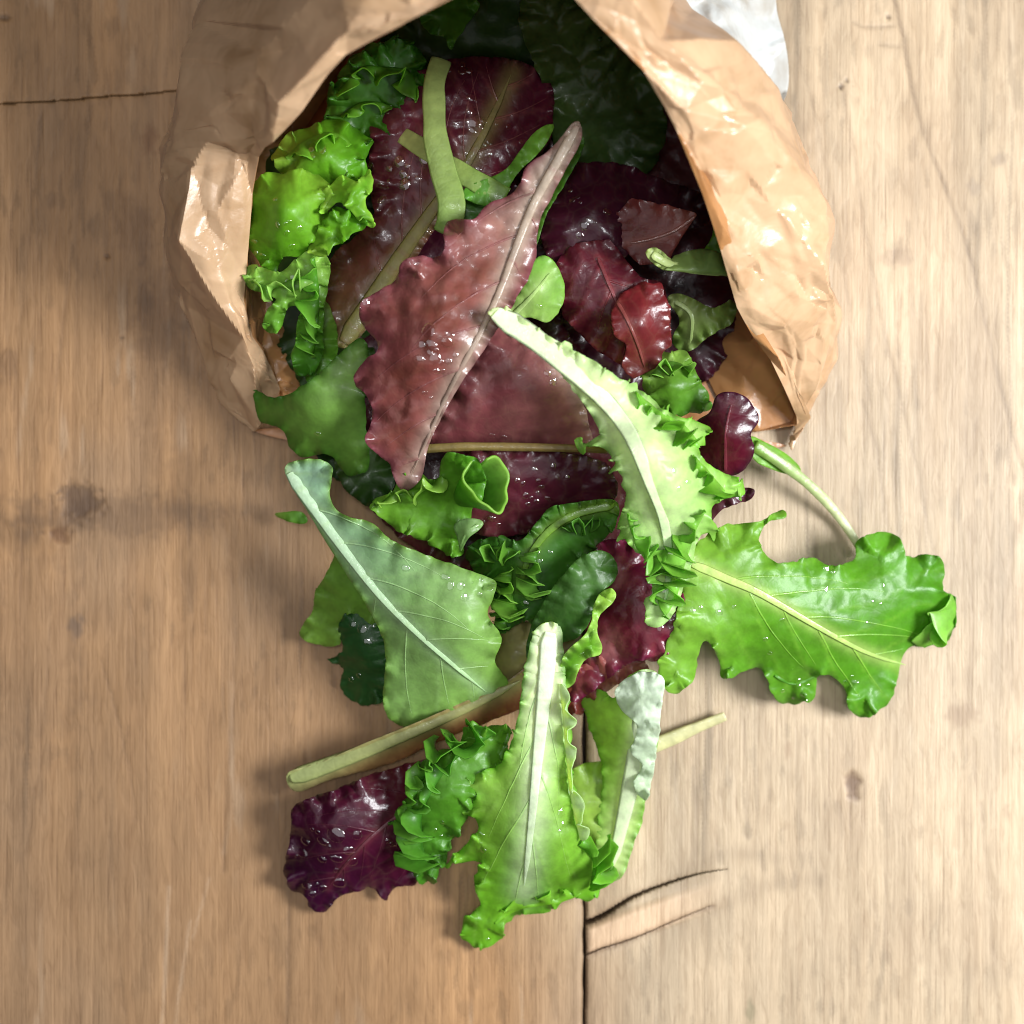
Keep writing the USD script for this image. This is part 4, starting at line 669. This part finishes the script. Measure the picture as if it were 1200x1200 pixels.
leaf('green_lettuce_leaf', 'large pale blue green lettuce leaf with straight slanting rib, left of centre', 'salad leaf',
     [(334, 548), (346, 540), (364, 538), (388, 546), (386, 578), (404, 604), (436, 612), (452, 628), (500, 650), (548, 668), (580, 682), (578, 700), (572, 722), (588, 748), (580, 776), (596, 800), (560, 826), (510, 844), (474, 852), (454, 838), (450, 800), (452, 762), (440, 728), (412, 682), (378, 628), (352, 586)],
     [(340, 545, 31), (380, 560, 33), (450, 630, 35), (575, 690, 33), (590, 795, 18), (470, 845, 10), (450, 770, 22), (400, 665, 28), (480, 720, 32), (530, 740, 34)],
     [(0, (176, 212, 198)), (0.3, (156, 196, 156)), (0.6, (140, 182, 112)), (1, (130, 174, 84))], rib=[(338, 552), (372, 600), (410, 652), (450, 702), (492, 744), (540, 786), (572, 812)], ribcol=(184, 212, 176), rib_r=(7, 1.5), rib_glow=9, ruffle=2.0, wl=50, reach=18, teeth=1.6, tooth=14, wave=2.0, bump=0.3, bump_f=1 / 16, veins=7, vein_col=(160, 196, 130), vein_r=1.2, edge=(112, 158, 64), edge_w=7,
     drops=[(536, 688, 6, 10, 0.35, 1.0), (536, 688, 4, 4, 0.8, 1.5), (516, 676, 3, 3, 0.4, 0.9), (564, 690, 8, 6, 0.3, 0.7), (480, 664, 14, 6, 0.3, 0.6)])
# --- right of the pile
leaf('maroon_lettuce_leaf', 'round dark red leaf standing above the right lip of the bag', 'salad leaf', [(812, 498), (832, 482), (840, 464), (862, 460), (882, 474), (888, 496), (880, 508), (884, 526), (872, 550), (854, 557), (836, 548), (818, 538)], [(820, 500, 30), (850, 465, 34), (885, 485, 34), (875, 545, 30), (820, 530, 28), (852, 510, 36)], [(0, (88, 20, 36)), (1, (70, 14, 30))], rib=[(850, 554), (850, 515), (858, 470)], ribcol=(112, 40, 54), rib_r=(2, 0.8), rib_glow=4, mat='red_leaf', edge=(56, 14, 36), edge_w=6, ruffle=0.6, wave=1.5, teeth=1.2, step=3)
leaf('maroon_lettuce_leaf', 'small purple leaf edge below the round dark red leaf', 'salad leaf', [(815, 560), (850, 570), (884, 574), (878, 586), (848, 596), (828, 616), (812, 600)], [(818, 565, 20), (880, 576, 22), (830, 612, 18), (850, 585, 23)], R_DARK, mat='red_leaf', ruffle=1, teeth=1.5, step=3)
def long_stem():
    base = P(940, 580, 0); root = thing('leaf_stem', 'long thin pale green stem resting on the table right of the bag', 'stem', base, GROUP)
    stalk(root, base, [(884, 522, 15), (912, 540, 13), (945, 565, 9), (975, 595, 5), (994, 620, 3), (1012, 650, 3)], 7, 4.5, (120, 160, 60), (222, 222, 178), 0.55)
    v = closed_spline([(878, 512), (892, 516), (918, 530), (938, 552), (925, 556), (900, 548), (882, 536)], 2.5); p, f, _ = fill(shapely.Polygon(v).buffer(0), 3, 5)
    z = 15 - 0.14 * (p[:, 0] - 880) + 1.0 * n2(p, 1 / 18, 5); w = P(p[:, 0], p[:, 1], z / 1000); c = lin((120, 172, 52)) * (1 + 0.2 * n2(p, 1 / 14, 6)[:, None]); sv, sf = solidify(w, f, 0.0004)
    obj('blade', (sv - base, sf), M['green_leaf'], root, col=np.vstack([c, c]))
long_stem()
leaf('green_lettuce_leaf', 'big bright green leaf with pale branching veins lying on the table at the right', 'salad leaf',
     [(806, 652), (820, 634), (850, 616), (884, 612), (918, 600), (920, 606), (898, 614), (896, 650), (922, 660), (945, 654), (968, 662), (996, 660), (1004, 648), (1008, 632), (1044, 625), (1058, 640), (1062, 652), (1088, 650), (1106, 664), (1108, 692), (1126, 700), (1130, 720), (1114, 746), (1082, 758), (1064, 760), (1054, 782), (1046, 812), (1016, 840), (994, 828), (988, 804), (958, 792), (956, 815), (930, 824), (908, 816), (888, 784), (850, 794), (842, 772), (826, 752), (816, 780), (806, 806), (784, 810), (772, 785), (784, 748), (796, 700)],
     [(806, 655, 27), (860, 620, 24), (915, 602, 20), (900, 655, 24), (1000, 655, 15), (1045, 630, 12), (1105, 670, 9), (1122, 720, 6), (1060, 770, 5), (1015, 835, 6), (940, 820, 6), (850, 788, 16), (790, 805, 22), (900, 710, 25), (990, 735, 19), (1040, 690, 16), (810, 720, 28)],
     [(0, (126, 176, 60)), (0.4, (92, 154, 34)), (1, (78, 142, 28))], rib=[(808, 660), (846, 676), (884, 692), (930, 718), (972, 742), (1020, 766), (1064, 778)], ribcol=(188, 212, 124), rib_r=(5, 1.6), rib_flat=0.16, rib_glow=9, ruffle=2.6, wl=52, reach=18, lateral=3, teeth=3.5, tooth=12, wave=2.0, bump=0.6, bump_f=1 / 18, veins=6, vein_col=(134, 184, 64), vein_r=1.6, vein_angle=36, step=3.6,
     curls=[(1098, 640, 1100, 800, 22, 1)],
     drops=[(826, 712, 8, 4, 0.4, 0.9), (975, 678, 10, 5, 0.3, 0.8), (895, 732, 14, 5, 0.3, 0.6), (1030, 710, 14, 5, 0.3, 0.6), (935, 808, 8, 6, 0.4, 0.9), (1000, 792, 6, 4, 0.4, 0.9)],
     frills=[dict(line=[(1070, 757), (1098, 752), (1118, 736), (1124, 712), (1112, 694)], width=34, color=(120, 178, 56), edge=(146, 196, 84), wl=70, amp=0.35, lean=2.45, teeth=0.1, dz=1.0), dict(line=[(905, 790), (930, 802), (955, 795)], width=20, color=(84, 150, 36), edge=(120, 180, 60), wl=40, lean=-0.5, flip=-1)])
leaf('frisee_leaf', 'pale green frisee leaf with broad white rib and spiny margins, topmost right of centre', 'salad leaf',
     [(574, 368), (582, 361), (604, 368), (640, 392), (676, 412), (706, 430), (735, 448), (760, 464), (780, 482), (812, 492), (832, 504), (820, 522), (832, 545), (868, 566), (872, 578), (846, 586), (832, 602), (842, 622), (822, 628), (812, 656), (800, 690), (790, 718), (768, 735), (756, 724), (764, 690), (758, 656), (738, 640), (726, 612), (734, 580), (724, 548), (704, 524), (682, 522), (700, 512), (690, 482), (664, 446), (628, 406), (598, 384)],
     [(576, 366, 55), (640, 398, 54), (700, 440, 54), (760, 470, 46), (825, 505, 42), (866, 572, 38), (820, 640, 36), (770, 730, 33), (732, 610, 40), (700, 520, 46), (745, 520, 54), (785, 580, 50)],
     [(0, (196, 216, 150)), (0.35, (190, 216, 150)), (0.6, (170, 208, 124)), (1, (124, 182, 60))], rib=[(577, 366), (622, 394), (666, 430), (706, 466), (738, 508), (760, 560), (778, 610), (784, 660), (776, 715)], ribcol=(222, 236, 200), rib_r=(12, 3), rib_flat=0.07, rib_glow=36, edge=(118, 180, 50), edge_w=8, ruffle=2.4, wl=38, reach=12, lateral=4, teeth=2.2, tooth=9, spikes=15, wave=2.0, bump=0.4, step=3,
     drops=[(742, 506, 3, 3, 0.5, 1.0), (790, 660, 8, 6, 0.3, 0.9), (800, 560, 10, 5, 0.3, 0.7), (772, 690, 6, 5, 0.3, 0.8)],
     frills=[dict(line=[(742, 456), (772, 482), (804, 502), (822, 524)], width=20, color=(134, 190, 70), edge=(110, 172, 40), wl=22, lean=0.5), dict(line=[(810, 530), (836, 560), (850, 576)], width=22, color=(128, 184, 60), edge=(108, 170, 40), wl=20, lean=0.6, flip=1),
             dict(line=[(826, 596), (812, 630), (802, 660), (792, 700), (776, 726)], width=24, color=(140, 194, 80), edge=(124, 182, 60), wl=20, lean=0.7), dict(line=[(734, 600), (746, 640), (764, 670), (764, 710)], width=18, color=(140, 194, 80), edge=(120, 180, 60), wl=20, lean=0.7, flip=-1)])
# --- foreground on the table
leaf('red_lettuce_leaf', 'long brown lettuce leaf on its side with thick pale cut stem at left end', 'salad leaf', [(336, 908), (360, 898), (420, 874), (480, 850), (540, 824), (600, 794), (628, 778), (636, 800), (606, 832), (560, 850), (500, 876), (440, 900), (380, 916), (344, 926)],
     [(338, 910, 10), (480, 855, 15), (620, 785, 17), (630, 805, 15), (500, 874, 10), (360, 922, 7)], [(0, (150, 146, 96)), (0.3, (138, 108, 68)), (0.55, (128, 76, 46)), (1, (100, 48, 38))], rib=[(338, 912), (400, 890), (470, 862), (540, 832), (612, 796)], ribcol=(156, 172, 108), rib_r=(10, 3.5), rib_flat=0.3, rib_glow=13, mat='red_leaf', ruffle=0.5, wl=44, wave=0.5, teeth=2.0, bump=0.15, step=3)
leaf('maroon_lettuce_leaf', 'shiny dark purple lettuce leaf lying on the table at the bottom left, wet with droplets', 'salad leaf',
     [(342, 950), (362, 936), (410, 918), (466, 898), (506, 888), (540, 890), (548, 930), (520, 975), (488, 1008), (486, 1036), (462, 1040), (452, 1054), (436, 1040), (418, 1044), (396, 1052), (384, 1066), (364, 1064), (358, 1050), (340, 1042), (334, 1010), (340, 985)],
     [(345, 952, 12), (500, 892, 8), (540, 920, 10), (486, 1030, 4), (440, 1048, 3), (375, 1062, 4), (338, 1010, 6), (420, 970, 17), (380, 1000, 14)], [(0, (100, 28, 34)), (0.5, (68, 14, 36)), (1, (52, 10, 40))], rib=[(540, 900), (480, 945), (430, 985), (385, 1040)], ribcol=(110, 50, 60), rib_r=(3, 1.2), rib_glow=5, mat='red_leaf', ruffle=2.2, wl=38, wave=1.8, teeth=3, bump=0.9, bump_f=1 / 16, veins=6, vein_col=(90, 34, 50),
     drops=[(385, 992, 12, 26, 0.35, 1.2), (388, 996, 14, 10, 0.9, 1.8), (356, 1000, 4, 3, 0.8, 1.6), (372, 1046, 4, 3, 0.8, 1.5), (400, 1010, 10, 14, 0.3, 1.0), (350, 998, 3, 5, 0.5, 1.1), (372, 1044, 5, 6, 0.5, 1.1), (414, 976, 6, 8, 0.3, 0.9), (460, 978, 6, 4, 0.4, 0.8)])
leaf('curly_lettuce_leaf', 'curly dark green frill between the dark purple leaf and the white ribbed bottom leaf', 'salad leaf', [(592, 850), (566, 852), (542, 856), (540, 874), (520, 880), (498, 890), (492, 912), (484, 930), (466, 952), (454, 966), (478, 976), (488, 992), (482, 1008), (490, 1030), (506, 1034), (520, 1010), (534, 980), (552, 950), (570, 910), (594, 882)],
     [(590, 855, 20), (545, 862, 22), (495, 900, 20), (460, 965, 13), (500, 1030, 7), (530, 985, 14), (590, 880, 18), (525, 930, 22)], [(0, (92, 150, 40)), (1, (70, 136, 32))], ruffle=3.5, wl=26, reach=12, lateral=5, teeth=5, tooth=9, spikes=6, wave=2, step=3,
     drops=[(496, 928, 5, 4, 0.3, 0.8), (520, 970, 8, 4, 0.3, 0.6)],
     frills=[dict(line=[(578, 862), (540, 884), (512, 918), (494, 960), (500, 1010)], width=24, color=(60, 122, 30), edge=(98, 164, 48), wl=26, lean=0.9), dict(line=[(548, 870), (508, 898), (484, 946), (484, 985)], width=22, color=(72, 136, 34), edge=(110, 172, 54), wl=24, lean=0.6, flip=1)])
leaf('green_lettuce_leaf', 'yellowish green leaf piece on the table behind the white rib, over the plank gap', 'salad leaf', [(668, 905), (700, 892), (716, 898), (712, 950), (700, 985), (680, 990), (668, 950)], [(670, 905, 5), (714, 898, 6), (700, 985, 4), (680, 950, 6)], [(0, (130, 170, 60)), (1, (150, 184, 84))], ruffle=1.2, teeth=1, wave=1)
leaf('green_lettuce_leaf', 'narrow leaf with bright white rib and torn pale top, bottom right of the pile', 'salad leaf',
     [(684, 812), (700, 806), (718, 816), (738, 792), (764, 785), (776, 800), (772, 832), (770, 868), (762, 905), (756, 940), (752, 968), (742, 990), (730, 1026), (712, 1032), (694, 1012), (698, 985), (702, 945), (706, 905), (694, 860)],
     [(688, 812, 12), (740, 795, 24), (775, 805, 22), (768, 870, 16), (752, 965, 8), (715, 1028, 4), (698, 985, 5), (700, 870, 10), (738, 870, 19)], [(0, (148, 190, 80)), (0.5, (148, 192, 80)), (1, (168, 200, 110))], rib=[(764, 796), (754, 850), (742, 905), (730, 960), (716, 1020)], ribcol=(226, 234, 210), rib_r=(15, 5), rib_flat=0.16, rib_glow=14, ruffle=1.6, wl=34, wave=1.5, teeth=3, tooth=10, step=3, edge=(112, 170, 50), edge_w=5)
leaf('green_lettuce_leaf', 'torn whitish leaf piece lying on the narrow white ribbed leaf, beside the cream stem', 'salad leaf', [(720, 812), (730, 798), (750, 788), (774, 792), (776, 830), (770, 872), (764, 920), (756, 938), (744, 916), (752, 896), (738, 880), (746, 858), (734, 836)],
     [(722, 812, 22), (770, 795, 27), (772, 870, 22), (756, 932, 13), (742, 860, 24), (755, 850, 27)], [(0, (214, 230, 208)), (1, (196, 220, 182))], mat='pale_stem', ruffle=1.5, wl=30, wave=1.2, teeth=2.5, tooth=10, step=2.8)
def cut_stem():
    base = P(810, 852, 0); root = thing('leaf_stem', 'short pale cream stem lying on the bare table at the lower right', 'stem', base, GROUP)
    stalk(root, base, [(752, 878, 3), (780, 868, 2.6), (815, 853, 2.6), (850, 839, 3)], 10, 5, (206, 204, 150), (216, 210, 160), 0.5)
cut_stem()
leaf('frisee_leaf', 'light green leaf with wide white rib pointing down at the bottom of the pile', 'salad leaf',
     [(622, 752), (634, 732), (654, 732), (660, 762), (664, 810), (670, 868), (674, 930), (684, 976), (700, 996), (718, 1012), (708, 1028), (692, 1056), (668, 1050), (650, 1066), (622, 1070), (596, 1078), (590, 1098), (560, 1108), (541, 1098), (546, 1074), (562, 1062), (556, 1034), (564, 1010), (534, 1012), (522, 1014), (544, 990), (558, 966), (548, 950), (558, 934), (536, 918), (562, 908), (588, 890), (602, 862), (612, 806)],
     [(640, 738, 30), (612, 830, 25), (666, 830, 25), (590, 890, 22), (540, 918, 20), (540, 1000, 14), (556, 1100, 4), (620, 1068, 7), (690, 1052, 6), (714, 1014, 7), (676, 940, 19), (630, 930, 27), (620, 1010, 20)],
     [(0, (228, 236, 216)), (0.25, (206, 224, 170)), (0.45, (146, 190, 78)), (1, (104, 164, 36))], rib=[(644, 738), (640, 790), (634, 850), (628, 910), (622, 970), (614, 1040)], ribcol=(232, 240, 220), rib_r=(10, 2), rib_flat=0.18, rib_glow=18, edge=(104, 172, 38), edge_w=6, ruffle=2.6, wl=34, reach=14, lateral=4, teeth=4, tooth=10, spikes=7, wave=2.4, bump=0.3, bump_f=1 / 18, veins=4, vein_col=(150, 198, 90), vein_r=1.4, vein_angle=22, step=3.2,
     drops=[(568, 1090, 5, 5, 0.4, 1.0), (660, 960, 8, 5, 0.4, 0.9), (560, 985, 8, 5, 0.3, 0.8), (632, 1068, 10, 5, 0.3, 0.8)],
     frills=[dict(line=[(684, 1046), (650, 1058), (612, 1064), (580, 1082)], width=15, color=(126, 186, 44), edge=(140, 196, 60), wl=38, amp=0.9, lean=0.15, flip=1), dict(line=[(676, 990), (694, 1010), (690, 1040)], width=26, color=(90, 158, 34), edge=(120, 184, 50), wl=30, lean=0.8, flip=-1), dict(line=[(656, 800), (662, 870), (668, 930), (680, 985)], width=14, color=(222, 232, 208), edge=(190, 214, 160), wl=50, amp=0.4, lean=1.1, flip=-1)])
